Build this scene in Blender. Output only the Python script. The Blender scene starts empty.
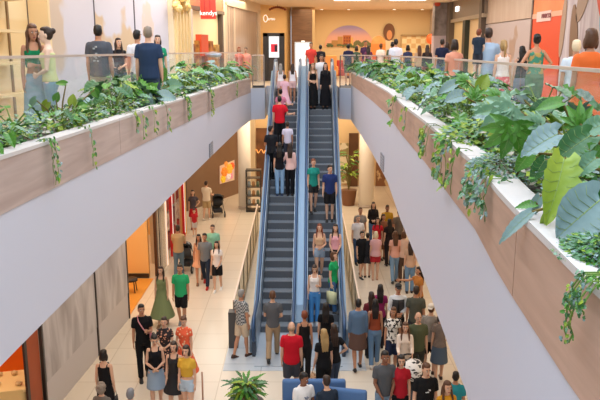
import bpy, bmesh, math, random
from mathutils import Vector, Matrix, noise

# ------------------------------------------------------------------ camera
sc = bpy.context.scene
F, TH, CZ = 700.0, math.radians(12.08), 7.3
cam_d = bpy.data.cameras.new('camera'); cam = bpy.data.objects.new('camera', cam_d)
sc.collection.objects.link(cam); sc.camera = cam
cam_d.sensor_width = 36; cam_d.lens = F / 600 * 36; cam_d.clip_end = 300
cam.location = (0, 0, CZ); cam.rotation_euler = (math.pi/2 - TH, 0, 0)
# ------------------------------------------------------------------ world, light, exposure
w = bpy.data.worlds.new('world'); sc.world = w; w.use_nodes = True
w.node_tree.nodes['Background'].inputs[0].default_value = (.84, .92, 1, 1)
w.node_tree.nodes['Background'].inputs[1].default_value = .85
sc.view_settings.view_transform = 'Standard'; sc.view_settings.look = 'None'
sc.view_settings.exposure = -.45; sc.view_settings.gamma = 1; sc.view_settings.use_curve_mapping = False
def area(name, loc, sx, sy, power, col, rot=(0,0,0)):
    l = bpy.data.lights.new(name, 'AREA'); l.shape = 'RECTANGLE'; l.size = sx; l.size_y = sy
    l.energy = power; l.color = col
    o = bpy.data.objects.new(name, l); sc.collection.objects.link(o); o.location = loc; o.rotation_euler = rot
    return o
WARM = (1, .8, .56); NEUT = (1, .93, .84); COOL = (.68, .83, 1)
area('skylight', (0, 12, 12.3), 4.5, 26, 1950, COOL)
area('skylight', (0, -1, 11.5), 8, 8, 700, COOL, (math.radians(-35), 0, 0))
for x, y, sx, sy, p in ((-3.7,11,1.8,7,150),(-3.7,19,1.8,7,170),(-3.2,27,1.6,6,150),(4.2,9,2.4,6,100),(4.2,17,2.4,7,150),(4.0,25,2.4,6,150),(.2,31.5,7,4,430),(.2,37.5,7,4,330)):
    area('ceiling_light', (x, y, 4.66), sx, sy, p*.84, (1,.84,.62) if y > 28 else (1,.88,.72))
for x, y, sx, sy, p in ((-4.2,12,1.2,8,150),(-3.4,20,1.2,8,190),(-2.6,28,1.4,6,200),(1,29.5,5,2.5,200),(3.5,35.5,7,4,330),(5,22,2,9,230),(5,10,2,8,190)):
    area('ceiling_light', (x, y, 9.3), sx, sy, p, (1,.87,.66) if y > 25 else (1,.93,.88))

# ------------------------------------------------------------------ helpers
R = math.radians
rnd = random.Random(7)
def V(*a): return Vector(a)
def ray(x, y):
    u = (x-300)/F; v = (200-y)/F
    return V(u, math.cos(TH)+v*math.sin(TH), -math.sin(TH)+v*math.cos(TH))
def onz(x, y, z):
    r = ray(x, y); t = (z-CZ)/r.z; return V(r.x*t, r.y*t, z)
def ony(x, y, Y):
    r = ray(x, y); t = Y/r.y; return V(r.x*t, Y, CZ+r.z*t)
def lin(h):
    def f(c): return c/12.92 if c <= .04045 else ((c+.055)/1.055)**2.4
    h = h.lstrip('#'); return tuple(f(int(h[i:i+2], 16)/255) for i in (0,2,4)) + (1,)
MC = {}
def mat(h, rough=.6, metal=0., pat=None, h2=None, scale=8., bump=0., emit=0., trans=0., alpha=1., stretch=(1,1,1), amount=.5, spec=.5):
    key = (h, rough, metal, pat, h2, scale, bump, emit, trans, alpha, stretch, amount, spec)
    if key in MC: return MC[key]
    m = bpy.data.materials.new('m_%s_%s' % (h.strip('#'), pat or 'plain')); m.use_nodes = True
    nt = m.node_tree; b = nt.nodes['Principled BSDF']
    b.inputs['Base Color'].default_value = lin(h); b.inputs['Roughness'].default_value = rough
    b.inputs['Metallic'].default_value = metal; b.inputs['Specular IOR Level'].default_value = spec
    m.diffuse_color = lin(h)
    if emit: b.inputs['Emission Color'].default_value = lin(h); b.inputs['Emission Strength'].default_value = emit
    if trans: b.inputs['Transmission Weight'].default_value = trans
    if alpha < 1: b.inputs['Alpha'].default_value = alpha
    N = nt.nodes.new; L = nt.links.new
    if pat or bump:
        tc = N('ShaderNodeTexCoord'); mp = N('ShaderNodeMapping'); mp.inputs['Scale'].default_value = stretch
        L(tc.outputs['Object'], mp.inputs['Vector'])
    if pat:
        ramp = N('ShaderNodeValToRGB'); e = ramp.color_ramp.elements
        e[0].color = lin(h); e[1].color = lin(h2 or h)
        if pat == 'noise':
            t = N('ShaderNodeTexNoise'); t.inputs['Scale'].default_value = scale; t.inputs['Detail'].default_value = 5
            L(mp.outputs[0], t.inputs['Vector']); fac = t.outputs['Fac']; e[0].position = .5-amount*.4; e[1].position = .5+amount*.4
        elif pat == 'patch':
            t = N('ShaderNodeTexNoise'); t.inputs['Scale'].default_value = scale; t.inputs['Detail'].default_value = 3
            L(mp.outputs[0], t.inputs['Vector']); fac = t.outputs['Fac']; e[0].position = amount; e[1].position = amount+.03
        elif pat == 'spots':
            t = N('ShaderNodeTexVoronoi'); t.inputs['Scale'].default_value = scale
            L(mp.outputs[0], t.inputs['Vector']); fac = t.outputs['Distance']; e[0].position = amount; e[1].position = amount+.06
            e[0].color = lin(h2); e[1].color = lin(h)
        elif pat == 'wave':
            t = N('ShaderNodeTexWave'); t.inputs['Scale'].default_value = scale; t.bands_direction = 'Z'
            L(mp.outputs[0], t.inputs['Vector']); fac = t.outputs['Fac']; e[0].position = .42; e[1].position = .58
        elif pat == 'check':
            t = N('ShaderNodeTexChecker'); t.inputs['Scale'].default_value = scale
            L(mp.outputs[0], t.inputs['Vector']); fac = t.outputs['Fac']
        elif pat == 'brick':
            t = N('ShaderNodeTexBrick'); t.inputs['Scale'].default_value = scale; t.offset = 0
            t.inputs['Color1'].default_value = (1,1,1,1); t.inputs['Color2'].default_value = (.8,.8,.8,1); t.inputs['Mortar'].default_value = (0,0,0,1)
            t.inputs['Mortar Size'].default_value = .012; t.inputs['Brick Width'].default_value = 1; t.inputs['Row Height'].default_value = 1
            L(mp.outputs[0], t.inputs['Vector']); fac = t.outputs['Color']; e[0].color = lin(h2); e[1].color = lin(h)
        elif pat == 'grain':
            t = N('ShaderNodeTexNoise'); t.inputs['Scale'].default_value = scale; t.inputs['Detail'].default_value = 6; t.inputs['Distortion'].default_value = .6
            L(mp.outputs[0], t.inputs['Vector']); fac = t.outputs['Fac']; e[0].position = .3; e[1].position = .7
        L(fac, ramp.inputs['Fac']); L(ramp.outputs[0], b.inputs['Base Color'])
        if emit: L(ramp.outputs[0], b.inputs['Emission Color'])
    if bump:
        t2 = N('ShaderNodeTexNoise'); t2.inputs['Scale'].default_value = 30; bp = N('ShaderNodeBump'); bp.inputs['Strength'].default_value = bump; bp.inputs['Distance'].default_value = .01
        L(mp.outputs[0], t2.inputs['Vector']); L(t2.outputs['Fac'], bp.inputs['Height']); L(bp.outputs[0], b.inputs['Normal'])
    MC[key] = m; return m
def glass_mat(name, tint, a):
    m = bpy.data.materials.new(name); m.use_nodes = True; nt = m.node_tree
    for n in list(nt.nodes): nt.nodes.remove(n)
    o = nt.nodes.new('ShaderNodeOutputMaterial'); t = nt.nodes.new('ShaderNodeBsdfTransparent'); g = nt.nodes.new('ShaderNodeBsdfGlossy')
    d = nt.nodes.new('ShaderNodeBsdfDiffuse'); m1 = nt.nodes.new('ShaderNodeMixShader'); m2 = nt.nodes.new('ShaderNodeMixShader')
    t.inputs[0].default_value = (.97,.985,.98,1); g.inputs['Roughness'].default_value = .03; g.inputs[0].default_value = (1,1,1,1); d.inputs[0].default_value = tint
    m1.inputs[0].default_value = .07; m2.inputs[0].default_value = a; L = nt.links.new
    L(t.outputs[0], m1.inputs[1]); L(g.outputs[0], m1.inputs[2]); L(m1.outputs[0], m2.inputs[1]); L(d.outputs[0], m2.inputs[2]); L(m2.outputs[0], o.inputs[0])
    return m

class MB:
    def __init__(s): s.v = []; s.f = []; s.mi = []
    def add(s, vs, fs, mi=0):
        n = len(s.v); s.v += [tuple(v) for v in vs]; s.f += [tuple(i+n for i in f) for f in fs]; s.mi += [mi]*len(fs)
    def loft(s, rings, n=10, mi=0, cap=True):
        """rings: (center, u, v) with u, v the half axes"""
        vs = []; fs = []
        for c, u, v in rings:
            for k in range(n):
                a = 2*math.pi*k/n; vs.append(c + u*math.cos(a) + v*math.sin(a))
        for r in range(len(rings)-1):
            for k in range(n):
                k2 = (k+1) % n; fs.append((r*n+k, r*n+k2, (r+1)*n+k2, (r+1)*n+k))
        if cap: fs.append(tuple(range(n-1, -1, -1))); fs.append(tuple((len(rings)-1)*n+k for k in range(n)))
        s.add(vs, fs, mi)
    def tube(s, pts, rad, n=8, mi=0, flat=None, round_end=False):
        pts = [Vector(p) for p in pts]; rad = list(rad) if hasattr(rad, '__len__') else [rad]*len(pts)
        if round_end:
            d = (pts[-1]-pts[-2]).normalized(); r = rad[-1]; pts += [pts[-1]+d*r*.7, pts[-1]+d*r]; rad += [r*.7, r*.1]
            d = (pts[0]-pts[1]).normalized(); r = rad[0]; pts = [pts[0]+d*r, pts[0]+d*r*.7]+pts; rad = [r*.1, r*.7]+rad
        rings = []; ref = None
        for i, p in enumerate(pts):
            d = (pts[min(i+1, len(pts)-1)]-pts[max(i-1, 0)]).normalized()
            if ref is None: ref = V(1,0,0) if abs(d.x) < .8 else V(0,1,0)
            u = (ref - d*ref.dot(d)).normalized(); v = d.cross(u); ref = u
            rings.append((p, u*rad[i], v*rad[i]))
        s.loft(rings, n, mi)
    def ell(s, c, r, n=12, m=8, mi=0, M=None):
        c = Vector(c); vs = []; fs = []
        for i in range(m+1):
            t = math.pi*i/m
            for k in range(n):
                a = 2*math.pi*k/n
                q = V(r[0]*math.sin(t)*math.cos(a), r[1]*math.sin(t)*math.sin(a), r[2]*math.cos(t))
                if M: q = M @ q
                vs.append(c+q)
        for i in range(m):
            for k in range(n):
                k2 = (k+1) % n; fs.append((i*n+k, (i+1)*n+k, (i+1)*n+k2, i*n+k2))
        s.add(vs, fs, mi)
    def box(s, a, b, mi=0):
        x0,y0,z0 = (min(a[i], b[i]) for i in range(3)); x1,y1,z1 = (max(a[i], b[i]) for i in range(3))
        s.add([(x0,y0,z0),(x1,y0,z0),(x1,y1,z0),(x0,y1,z0),(x0,y0,z1),(x1,y0,z1),(x1,y1,z1),(x0,y1,z1)],
              [(0,3,2,1),(4,5,6,7),(0,1,5,4),(1,2,6,5),(2,3,7,6),(3,0,4,7)], mi)
    def obox(s, p, q, z0, z1, t, mi=0):
        """wall box along plan line p->q, thickness t to the left of p->q"""
        p = V(p[0], p[1], 0); q = V(q[0], q[1], 0); d = (q-p).normalized(); nn = V(-d.y, d.x, 0)*t
        b = [p, q, q+nn, p+nn]
        s.add([x+V(0,0,z0) for x in b]+[x+V(0,0,z1) for x in b], [(0,3,2,1),(4,5,6,7),(0,1,5,4),(1,2,6,5),(2,3,7,6),(3,0,4,7)], mi)
    def build(s, name, m=None, parent=None, smooth=False, loc=None, rz=0, rz_parent=None):
        me = bpy.data.meshes.new(name); me.from_pydata(s.v, [], s.f)
        ms = m if isinstance(m, (list, tuple)) else [m]
        for x in ms:
            if x: me.materials.append(x)
        if any(s.mi): me.polygons.foreach_set('material_index', s.mi)
        if smooth: me.polygons.foreach_set('use_smooth', [True]*len(me.polygons))
        me.validate(); me.update()
        o = bpy.data.objects.new(name, me); sc.collection.objects.link(o)
        if parent: o.parent = parent
        if loc is not None: o.location = loc; o.rotation_euler.z = rz
        return o
def bevel(o, w=.01, seg=2):
    b = o.modifiers.new('b', 'BEVEL'); b.width = w; b.segments = seg; b.limit_method = 'ANGLE'; return o
def tag(o, label=None, cat=None, group=None, kind=None):
    if label: o['label'] = label
    if cat: o['category'] = cat
    if group: o['group'] = group
    if kind: o['kind'] = kind
    return o
def struct(o): o['kind'] = 'structure'; return o
def thing(name, label, cat, loc=(0,0,0), rz=0, group=None):
    o = bpy.data.objects.new(name, None); sc.collection.objects.link(o); o.empty_display_size = .1
    o.location = loc; o.rotation_euler = (0,0,rz); return tag(o, label, cat, group)
def part(o, label): o['label'] = label; return o
def shift(mb, loc, rz=0):
    """bring world-built geometry into the frame of an empty at loc"""
    M = (Matrix.Translation(loc) @ Matrix.Rotation(rz, 4, 'Z')).inverted()
    mb.v = [tuple(M @ Vector(v)) for v in mb.v]; return mb
# ------------------------------------------------------------------ the building
ZS, ZU = 4.72, 5.9
EL = [(-2.53,1),(-2.52,4),(-2.51,5.45),(-2.49,6.45),(-2.45,8.2),(-2.39,10.84),(-2.26,15.62),(-2.03,23.72),(-1.85,26.6)]
ER = [(.98,1),(1.06,2.55),(1.15,3.77),(1.29,5),(1.34,6),(1.46,8),(1.57,10.6),(1.77,14),(1.86,18),(1.91,22.3),(1.93,26.6)]
def edge(E_, Y):
    if Y <= E_[0][1]: return E_[0][0]
    for (a, b), (c, d) in zip(E_, E_[1:]):
        if Y <= d: return a+(c-a)*(Y-b)/(d-b)
    return E_[-1][0]
white = mat('#d2d3e0', .55, bump=.05)
ceilm = mat('#efdcc0', .7)
tile = mat('#e3d6c4', .22, pat='brick', h2='#cdbda8', scale=1.1, spec=.5)
struct(MB.build((lambda m: (m.box((-14,-6,-.1),(14,46,0)), m)[1])(MB()), 'floor', tile))
def slab(name, poly, z0, z1, mats):
    n = len(poly); m = MB()
    m.add([(x,y,z0) for x,y in poly]+[(x,y,z1) for x,y in poly], [tuple(range(n-1,-1,-1))], 1)
    m.mi[-1] = 1; k = MB(); k.v = m.v; k.f = m.f; k.mi = m.mi
    k.f.append(tuple(range(n, 2*n))); k.mi.append(2)
    for i in range(n): k.f.append((i, (i+1) % n, n+(i+1) % n, n+i)); k.mi.append(0)
    return struct(k.build(name, mats))
upf = mat('#d9c9b4', .35, pat='brick', h2='#a89a88', scale=1.1)
ys = [1+.8*i for i in range(32)]+[26.6]
pl = [(edge(EL,y), y) for y in ys]; pr_ = [(edge(ER,y), y) for y in ys]
slab('floor_left', [(-14,1)]+pl+[(-1.34,26.9),(-1.34,28.6),(-14,28.6)], ZS, ZU, [white, ceilm, upf])
slab('floor_right', [(14,28.6),(1.5,28.6),(1.5,26.9)]+pr_[::-1]+[(14,1)], ZS, ZU, [white, ceilm, upf])
slab('floor_back', [(-14,28.6),(14,28.6),(14,46),(-14,46)], ZS, ZU, [white, ceilm, upf])
def fascia(E_, s, zt):
    m = MB(); ya = [1+.8*i for i in range(33)]; ya[-1] = 26.6; vs = []
    for y in ya: vs += [V(edge(E_,y)-s*.004,y,ZS-.004),V(edge(E_,y)-s*.004,y,zt(y)),V(edge(E_,y)+s*.08,y,zt(y)),V(edge(E_,y)+s*.08,y,ZS-.004)]
    m.add(vs, [(4*i+q,4*i+(q+1) % 4,4*i+4+(q+1) % 4,4*i+4+q) for i in range(len(ya)-1) for q in range(4)]); return m
struct(fascia(EL, -1, lambda Y: max(ZU, 5.98-.0102*(Y-4))).build('trim_5', white)); struct(fascia(ER, 1, lambda Y: 6.035).build('trim_6', white))
# fascia vents
for (x, y) in ((211,163),(383,162)):
    s = -1 if x < 300 else 1
    E_ = EL if s < 0 else ER; rr = ray(x, y); Y = 5.
    while s*(rr.x*Y/rr.y-edge(E_, Y)) < 0: Y += .01
    X = edge(E_, Y)-s*.012; z = max(4.9, ony(x, y, Y).z)
    t = thing('wall_vent', 'small grey square grille in the white %s fascia of the upper floor' % ('left' if s < 0 else 'right'), 'vent', (X, Y, z))
    m = MB(); m.box((-.01,-.32,-.17),(.01,.32,.17)); m.build('backing', mat('#8a8a92', .5), t)
    m = MB(); [m.box((-.018,-.3,-.14+.06*i),(.018,.3,-.12+.06*i)) for i in range(5)]; m.build('slat', mat('#a5a5ad', .4), t)
# ------------- upper ceiling with the atrium opening
m = MB()
m.box((-14,1,9.42),(-3,29.5,9.6)); m.box((3.2,1,9.42),(14,29.5,9.6)); m.box((-14,29.5,9.42),(14,46,9.6))
m.box((-3.2,1,9.6),(-3,29.5,12.4)); m.box((3.2,1,9.6),(3.4,29.5,12.4)); m.box((-3.2,29.5,9.6),(3.4,29.7,12.4)); m.box((-3.2,-2,12.4),(3.4,29.7,12.6))
struct(m.build('ceiling', mat('#f3dfc4', .7)))
for i, (x0, x1, y) in enumerate(((335,371,.2),(392,428,.6))):
    a = ony(x0, 1.5, 30.1); b = ony(x1, 1.5, 30.1)
    t = thing('ceiling_light', ('left' if i == 0 else 'right')+' of the two bright rectangular lights in the cream ceiling', 'ceiling light', ((a.x+b.x)/2, 30.6, 9.4), group=None)
    w2 = (b.x-a.x)/2
    m = MB(); m.box((-w2-.05,-.9,-.02),(w2+.05,.4,.02)); m.build('frame', mat('#f2e6d2', .5), t)
    m = MB(); m.box((-w2,-.85,-.035),(w2,.35,-.015)); m.build('diffuser', mat('#fff6e6', .5, emit=4.), t)
for k, (x, y) in enumerate(((303,9),(321,12),(347,11),(391,11),(418,12),(256,5))):
    q = onz(x, y, 9.42)
    if q.y > 38.5: q.y = 38.3; q.x = (x-300)/F*38.3
    t = thing('downlight', 'small round recessed spotlight in the cream ceiling', 'ceiling light', (q.x, q.y, 9.41), group='recessed ceiling spots')
    m = MB(); m.tube([V(0,0,-.012), V(0,0,.01)], .1, 16); m.build('trim_ring', mat('#e9dcc8', .4), t)
    m = MB(); m.tube([V(0,0,-.018), V(0,0,.0)], .07, 16); m.build('lens', mat('#fff2d8', .4, emit=5.), t)

# ------------- upper left wall line
def PL(x):
    d = 7.387/((300-x)/700+.157); return (-5.5+.157*(d-12), d)
def seg(x0, x1, z0, z1, t, name, m_, fn=PL, rev=False):
    k = MB(); p, q = fn(x0), fn(x1)
    k.obox(p, q, z0, z1, t); return k.build(name, m_)
cream = mat('#f1cf94', .6); hoard = mat('#dcd2d4', .45, pat='patch', h2='#c9a67c', scale=.55, amount=.6, stretch=(1,1,1))
struct(seg(-60, 258, 5.9, 9.42, .25, 'wall_left', mat('#d9c8b6', .7)))
def board(name, label, cat, x0, x1, z0, z1, m_, th=-.06, fn=PL, group=None):
    o = seg(x0, x1, z0, z1, th, name, m_, fn); return tag(o, label, cat, group)
# shop at far left
board('shop_interior', 'warm cream lit shop wall at the far left behind the two women', 'wall panel', -60, 33, 5.9, 9.3, mat('#f3d6a4', .6, pat='wave', h2='#f7e2b8', scale=.25, stretch=(1,1,1)))
t = thing('shop_shelf', 'pale wooden shop shelving with small goods at the left edge', 'shelf', (*PL(0), 5.9))
p, q = V(*PL(-20), 0), V(*PL(10), 0); d = (q-p).normalized(); nn = V(d.y,-d.x,0)
for i in range(4):
    k = MB(); a = p+nn*.1; b = q+nn*.1; k.obox(b, a, 6.5+.55*i, 6.55+.55*i, .35); shift(k, t.location); part(k.build('shelf', mat('#ecd0a0', .5), t), 'shelf board')
k = MB(); k.obox(p+nn*.08+d*1.72, p+nn*.08+d*1.8, 5.9, 9, -.4); shift(k, t.location); k.build('side_panel', mat('#eed3a6', .5), t)
t2 = thing('door_frame', 'tall leaning dark bronze frame edge between cream shop and white hoarding', 'door frame', (*PL(37), 5.9))
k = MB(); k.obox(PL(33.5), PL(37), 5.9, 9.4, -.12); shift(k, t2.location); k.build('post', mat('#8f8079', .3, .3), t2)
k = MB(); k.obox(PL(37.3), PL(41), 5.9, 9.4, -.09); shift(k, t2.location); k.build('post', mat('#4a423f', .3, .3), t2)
k = MB(); k.obox(PL(12), PL(13.5), 5.9, 9.4, -.09)
tag(k.build('metal_post', mat('#9c8466', .3, .5)), 'slim bronze mullion in the far-left cream shop front', 'post')
for i, (a, b, l, c2, am) in enumerate(((41,98,'wide pale lilac-grey hoarding panel behind the man in the grey printed tee','#cbb8a8',.56),(98.5,137,'pale hoarding panel with large torn tan patch, middle of the three','#cdb294',.53),(137.5,170,'pale hoarding panel beside the golden column','#d9c4bb',.6))):
    board('hoarding', l, 'hoarding', a, b, 5.95, 9.4, mat('#cfccd8', .45, pat='patch', h2=c2, scale=.42+.12*i, amount=am))
    # thin drawn lines on the board
for a in (98.2, 137.2):
    board('panel_joint', 'dark vertical joint strip of the pale hoarding, %s' % ('above the man in the printed grey tee' if a < 100 else 'above the man in the white tee'), 'strip', a-.35, a+.35, 5.95, 9.4, mat('#55505a', .5), -.075)
# gold column
k = thing('shop_pillar', 'cream and gold fluted pillar left of the red shop sign', 'pillar', (*PL(178), 5.9))
m = MB(); m.obox(PL(170), PL(187), 5.9, 9.4, -.22); shift(m, k.location); m.build('shaft', mat('#ecd6b4', .45), k)
for i in range(5):
    x0 = 171.3+i*3.1; m = MB(); m.obox(PL(x0), PL(x0+1.4), 5.9, 9.4, -.3); shift(m, k.location); m.build('flute', mat('#efcf98', .4, .05), k)
m = MB(); c = V(*PL(177.5), 8.75)+V(.33,-.1,0)
for i in range(16): m.ell(c+V(rnd.uniform(-.12,.12), rnd.uniform(-.9,.9), rnd.uniform(-.3,.3)), (.12,.16,.13), 6, 4)
shift(m, k.location); m.build('ornament', mat('#e0aa4c', .4, .2, pat='noise', h2='#f6dea2', scale=6), k)
# red-sign store
board('shop_interior', 'bright cream lit interior behind the red shop sign', 'wall panel', 187.5, 219.5, 5.9, 8.65, mat('#fde3ae', .6, emit=.25))  # board glows faintly by itself, standing in for the store's lights
t = thing('storefront', 'salmon shop fascia above the bright store window', 'shop front', (*PL(203), 5.9))
for nm, a, b, z0, z1, th, c in (('fascia',187.5,221,8.7,9.4,-.2,'#e38a5c'),('lintel',187.5,221,8.6,8.72,-.24,'#7d6a55'),('jamb',187,188.4,5.9,8.6,-.26,'#e5d4bb'),('jamb',218.5,220,5.9,8.6,-.22,'#5d4c3f'),('jamb',220,222.5,5.9,9.4,-.2,'#f0dcbf')):
    m = MB(); m.obox(PL(a), PL(b), z0, z1, th); shift(m, t.location); m.build(nm, mat(c, .5), t)
for i in range(5):
    a = 189+6*i; m = MB(); m.obox(PL(a), PL(a+3), 5.95, 7.5+.12*(i % 2), -.2)
    tag(m.build('display_rack', mat(['#c9772f','#e9a040','#b5531f','#d98a3a','#e0b060'][i], .6, pat='noise', h2='#7d3a1a', scale=5)), ['narrow brown goods rack at the left jamb','orange goods rack second from the left jamb','rust goods rack in the middle','amber goods rack right of the middle','honey goods rack at the right jamb'][i]+' of the red-sign store', 'rack')
m = MB(); m.obox(PL(196.5), PL(203.5), 7.1, 7.82, -.26)
tag(m.build('poster_stand', mat('#e5532a', .5)), 'orange-red upright poster standing inside the red-sign store', 'poster')
m = MB(); m.ell(V(*PL(201), 7.15)+V(.5,0,0), (.3,.5,.1), 12, 6)
tag(m.build('display_dish', mat('#b9cbe6', .4), smooth=True), 'pale blue rounded display in front of the orange poster', 'display')
def text(body, size, m_, loc, rot, parent=None, name='lettering', ext=.01, align='CENTER', sx=1.):
    cu = bpy.data.curves.new(name, 'FONT'); cu.body = body; cu.size = size; cu.extrude = ext; cu.align_x = align; cu.align_y = 'CENTER'
    o = bpy.data.objects.new(name, cu); sc.collection.objects.link(o)
    dg = bpy.context.evaluated_depsgraph_get(); me = bpy.data.meshes.new_from_object(o.evaluated_get(dg)); bpy.data.objects.remove(o)
    me.materials.clear(); me.materials.append(m_); o = bpy.data.objects.new(name, me); sc.collection.objects.link(o)
    o.location = loc; o.rotation_euler = rot; o.scale = (sx,1,1)
    if parent: o.parent = parent
    return o
t = thing('shop_sign', 'red projecting shop sign with white script lettering', 'sign', V(*PL(208), 8.9)+V(.7,-1.6,0), 0)
a = ony(201, 19, t.location.y); b = ony(215.5, -4, t.location.y)
m = MB(); m.box((a.x,t.location.y-.08,a.z),(b.x,t.location.y+.08,b.z)); shift(m, t.location); m.build('board', mat('#e03a24', .4, emit=.15), t)
c = ony(208.8, 13.3, t.location.y); text('kendys', .21, mat('#fff4ea', .4, emit=1.), Vector((c.x, t.location.y-.09, c.z))-t.location, (R(90),0,0), t)
for xx in (204.8, 210.2):
    c = ony(xx, 5, t.location.y); m = MB(); m.box((c.x-.015,c.y-.09,c.z-.25),(c.x+.015,c.y-.07,c.z+.6)); shift(m, t.location); m.build('trim_line', mat('#a8231a', .5), t)
board('hoarding', 'pinkish brown glazed hoarding panel right of the red-sign store', 'hoarding', 223, 257, 5.95, 9.1, mat('#bfa794', .3, pat='grain', h2='#ac9380', scale=2, stretch=(3,3,.3)), -.1)
t = thing('window_surround', 'cream frame round the pinkish brown hoarding panel', 'frame', (*PL(240), 5.9))
for nm, a, b, z0, z1 in (('top_rail',222.5,258,9.0,9.42),('jamb',222.5,225,5.9,9.1),('jamb',256,258,5.9,9.1)):
    m = MB(); m.obox(PL(a), PL(b), z0, z1, -.18); shift(m, t.location); m.build(nm, mat('#dfc6a8', .5), t)
for i, (xa, xb) in enumerate(((228,229),(233,234.6))):  # two paler upright strips on the hoarding face
    board('pale_strip', 'pale vertical strip on the pinkish brown hoarding, %s' % ('left one' if i == 0 else 'right one'), 'strip', xa, xb, 6.0, 9.0, mat('#d3bda6', .4), -.12)
# beige wall with round logo
PB = lambda x: (lambda s: (-2.04+1.52*s, 34+2.7*s))((x-258)/32)
struct(seg(257, 291, 5.9, 9.42, .3, 'wall_back_left', mat('#e8bd7e', .6), PB))
m = MB(); m.box((-.42,36.7,5.9),(.75,39.2,9.42)); struct(m.build('trim_1', mat('#e8c48c', .6)))
m = MB(); a = ony(291.5, 60, 36.6); b = ony(312, 60, 36.6)
m.box((a.x,36.35,5.9),(b.x,36.6,9.3))
tag(m.build('timber_cladding', mat('#6d4c33', .5, pat='grain', h2='#8a6546', scale=3, stretch=(.6,1,6))), 'dark brown timber wall cladding behind the white totem', 'wall panel')
t = thing('wall_logo', 'small lit white wall logo with a ring and short word on the beige wall', 'sign', (*PB(268), 8.6)); n_ = V(.87,-.49,0)
yy = PB(268)[1]-.35
c = ony(265.5, 18.5, yy); m = MB()
for k in range(20):
    a1 = 2*math.pi*k/20; a2 = a1+2*math.pi/20; m.tube([c+V(math.cos(a1)*.09,0,math.sin(a1)*.16), c+V(math.cos(a2)*.09,0,math.sin(a2)*.16)], .014, 5)
shift(m, t.location); m.build('ring', mat('#fff8ea', .4, emit=1.5), t)
c = ony(271.5, 18.8, yy); text('arau', .2, mat('#fff8ea', .4, emit=1.5), c-t.location, (R(90),0,0), t)
c = ony(277.5, 8.3, 34.5); t = thing('hanging_ornament', 'red-brown low garland ornament below the cream ceiling', 'ornament', c)
m = MB()
for i in range(9):
    s = (i-4)/4; m.ell(V(s*.36,0,.05-.1*s*s), (.07,.06,.055), 8, 6)
m.build('garland', mat('#a5502a', .5, pat='noise', h2='#6d2f1a', scale=9), t, True)
m = MB(); m.tube([V(0,0,.08),V(0,0,9.42-c.z)], .01, 5); m.build('cord', mat('#8a5a3a'), t)
# black portal with tablet screen
yy = 33.2; a = ony(263, 33, yy); b = ony(284.5, 33, yy); t = thing('display_portal', 'black free-standing portal frame holding a lit vertical screen', 'display stand', ((a.x+b.x)/2, yy, 5.9))
W = (b.x-a.x)/2; H = a.z-5.9
m = MB(); m.box((-W,-.15,0),(-W+.22,.15,H)); m.build('upright', mat('#2c2622', .35), t)
m = MB(); m.box((W-.22,-.15,0),(W,.15,H)); m.build('upright', mat('#2c2622', .35), t)
m = MB(); m.box((-W,-.15,H-.15),(W,.15,H)); m.build('lintel', mat('#2c2622', .35), t)
m = MB(); m.box((-W+.2,.02,0),(W-.2,.1,H-.1)); m.build('back_panel', mat('#40362f', .4), t)
a = ony(269, 57.5, yy-.1); b = ony(279, 34, yy-.1); m = MB(); m.box((a.x,yy-.12,a.z),(b.x,yy-.02,b.z)); shift(m, t.location); s_ = m.build('screen', mat('#dfeaf2', .3, emit=.9), t)
a = ony(271, 52, yy-.13); b = ony(277.5, 44, yy-.13); m = MB(); m.box((a.x,yy-.135,a.z),(b.x,yy-.12,b.z)); shift(m, t.location); m.v = m.v; o = m.build('picture', mat('#d0213a', .4, emit=.5), t); part(o, 'red picture on the screen')
m = MB(); m.box((b.x-.13,yy-.14,a.z+.02),(b.x-.01,yy-.13,b.z-.05)); shift(m, t.location); part(m.build('picture', mat('#2a2030', .4), t), 'dark picture on the screen')
# white totem
yy = 31; a = ony(294.5, 42, yy); b = ony(311.5, 42, yy); t = thing('information_totem', 'pale white lit information totem before the timber wall', 'totem', ((a.x+b.x)/2, yy, 5.9)); W = (b.x-a.x)/2; H = a.z-5.9
m = MB(); m.box((-W,-.1,0),(W,.1,H)); bevel(m.build('body', mat('#b9bec6', .3), t), .02)
m = MB(); m.box((-W+.05,-.115,.25),(W-.05,-.1,H-.06)); m.build('screen', mat('#dce4ee', .25, emit=.6), t)
m = MB(); m.box((-.07,-.05,H),(.07,.05,H+.06)); m.build('camera_box', mat('#f4f2ea', .4, emit=.5), t)
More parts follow.
